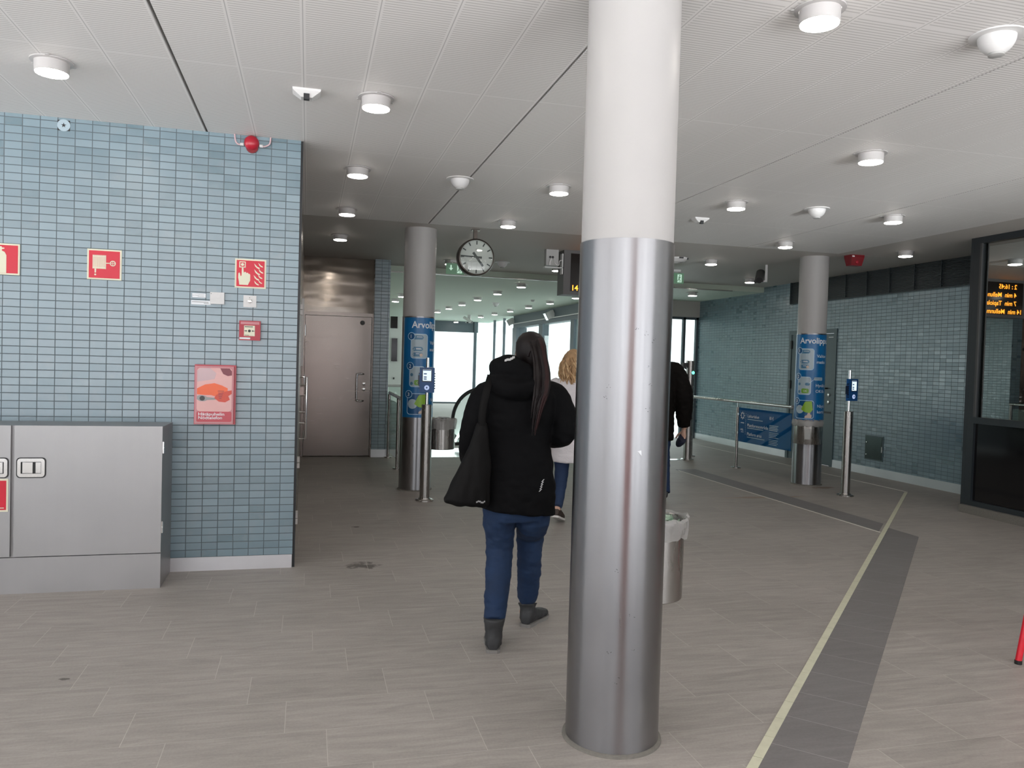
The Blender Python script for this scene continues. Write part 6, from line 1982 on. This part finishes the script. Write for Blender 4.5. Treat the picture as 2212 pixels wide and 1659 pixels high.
RW, LW = Vector((0.365, 0.10, 0.815)), Vector((-0.27, 0.20, 0.86))
body.tube([(0.19, 0, 1.48), (0.34, -0.02, 1.16), RW], [0.052, 0.046, 0.030], 14, 4)
body.tube([(-0.19, 0, 1.48), (-0.28, -0.02, 1.17), LW], [0.052, 0.046, 0.030], 14, 4)
hand_shape(body, RW + Vector((-0.008, 0.0, -0.03)), (-0.10, 0.05, -1), (-0.75, -0.65, 0.0), (-0.6, 0.75, 0), 0.75, 1.08)
hand_shape(body, LW, (0, 0.25, -1), (1, 0.1, 0), (0, 1, 0.2), 0.35, 1.08)
fused(body, 'body', 'skin', mt, 0.0055, 3)
face_bits(hm, mt)
cb = MB()
srings(cb, [(0, 0, 0.68, 0.225, 0.165), (0, 0, 0.72, 0.230, 0.17), (0, 0, 0.90, 0.228, 0.168), (0, 0, 1.10, 0.222, 0.16), (0, 0, 1.30, 0.230, 0.158), (0, 0, 1.44, 0.235, 0.14), (0, 0, 1.53, 0.19, 0.115), (0, 0, 1.59, 0.125, 0.10), (0, 0.0, 1.645, 0.092, 0.09)], 34)
cb.tube([(0.14, 0, 1.49), (0.225, 0, 1.45), (0.300, -0.02, 1.28), (0.328, -0.02, 1.14), (0.345, 0.04, 0.98), (0.358, 0.09, 0.835)], [0.085, 0.105, 0.105, 0.104, 0.092, 0.068], 18, 4)
cb.tube([(-0.14, 0, 1.49), (-0.22, 0, 1.44), (-0.28, -0.02, 1.17), LW], [0.085, 0.090, 0.078, 0.058], 18, 4)
cb.tube([(-0.10, -0.05, 1.60), (0, -0.115, 1.585), (0.11, -0.05, 1.60)], [0.045, 0.058, 0.045], 14, 4)
fused(cb, 'jacket', 'man_jacket', mt, 0.011, 4, 0.010, 9.0, (1, 1, 1.7), 9)
jb = MB()
srings(jb, [(0, 0, 0.74, 0.165, 0.12), (0, 0, 0.86, 0.185, 0.135), (0, 0, 1.0, 0.18, 0.13)])
for s, K, A in ((-1, LK, LA), (1, RK, RA)):
    jb.tube([(s * 0.095, 0, 0.88), (s * 0.105, 0.004, 0.74), K, K * 0.4 + A * 0.6, A + Vector((0, 0, -0.01))], [0.105, 0.098, 0.080, 0.070, 0.064], 16, 4)
fused(jb, 'jeans', 'jeans_dark', mt, 0.011, 3, 0.006, 11.0, (1, 1, 2), 3)
for hl, to in (((-0.10, 0.19, 0.0), (-0.13, 0.47, 0.0)), ((0.115, -0.26, 0.06), (0.13, 0.0, 0.0))):
    sb = MB()
    shoe(sb, hl, to, 0.09, 0.048)
    fused(sb, 'shoe', 'boot', mt, 0.008, 2)
h1 = MB()
R = []
for z, a, f_, b_, o in ((-0.07, 0.052, -0.02, 0.080, -0.010), (-0.01, 0.077, 0.0, 0.102, -0.004), (0.04, 0.080, 0.055, 0.106, -0.004), (0.08, 0.074, 0.085, 0.100, -0.006), (0.112, 0.050, 0.054, 0.070, -0.007), (0.124, 0.015, 0.018, 0.024, -0.008)):
    R.append([hm @ Vector((a * math.cos(t), o + (f_ if math.sin(t) > 0 else b_) * math.sin(t), z)) for t in [2 * PI * q / 32 for q in range(32)]])
h1.rings(R).build('hair', 'hair_dark', mt, True, angle=60)
# navy cap in his right hand
cap = thing('cap', 'navy blue cap held in the hand of the person in black jacket', 'cap', (4.13, 8.13, 0.66), -0.30)
b = MB()
m = Matrix.Rotation(0.55, 4, 'Y') @ Matrix.Rotation(0.5, 4, 'X')
R = []
for r_, h in ((0.072, 0.0), (0.076, 0.02), (0.074, 0.05), (0.062, 0.085), (0.040, 0.108), (0.012, 0.117)):
    R.append([m @ Vector((r_ * 0.62 * math.cos(t), r_ * 1.1 * math.sin(t), 0.05 - h)) for t in [2 * PI * q / 28 for q in range(28)]])
b.rings(R).build('crown', 'cap_navy', cap, True)
b = MB()
R = []
for q in range(15):
    t = -1.2 + 2.4 * q / 14
    e = 0.055 * math.cos(t * 1.25)
    p0 = Vector((0.050 * math.sin(t) * 0.9, 0.072 * math.cos(t), 0.048))
    p1 = Vector((0.052 * math.sin(t), 0.072 * math.cos(t) + e, 0.040))
    R.append([m @ p0, m @ p1, m @ (p1 + Vector((0, 0, 0.006))), m @ (p0 + Vector((0, 0, 0.006)))])
b.rings(R).build('peak', 'cap_navy', cap, True)
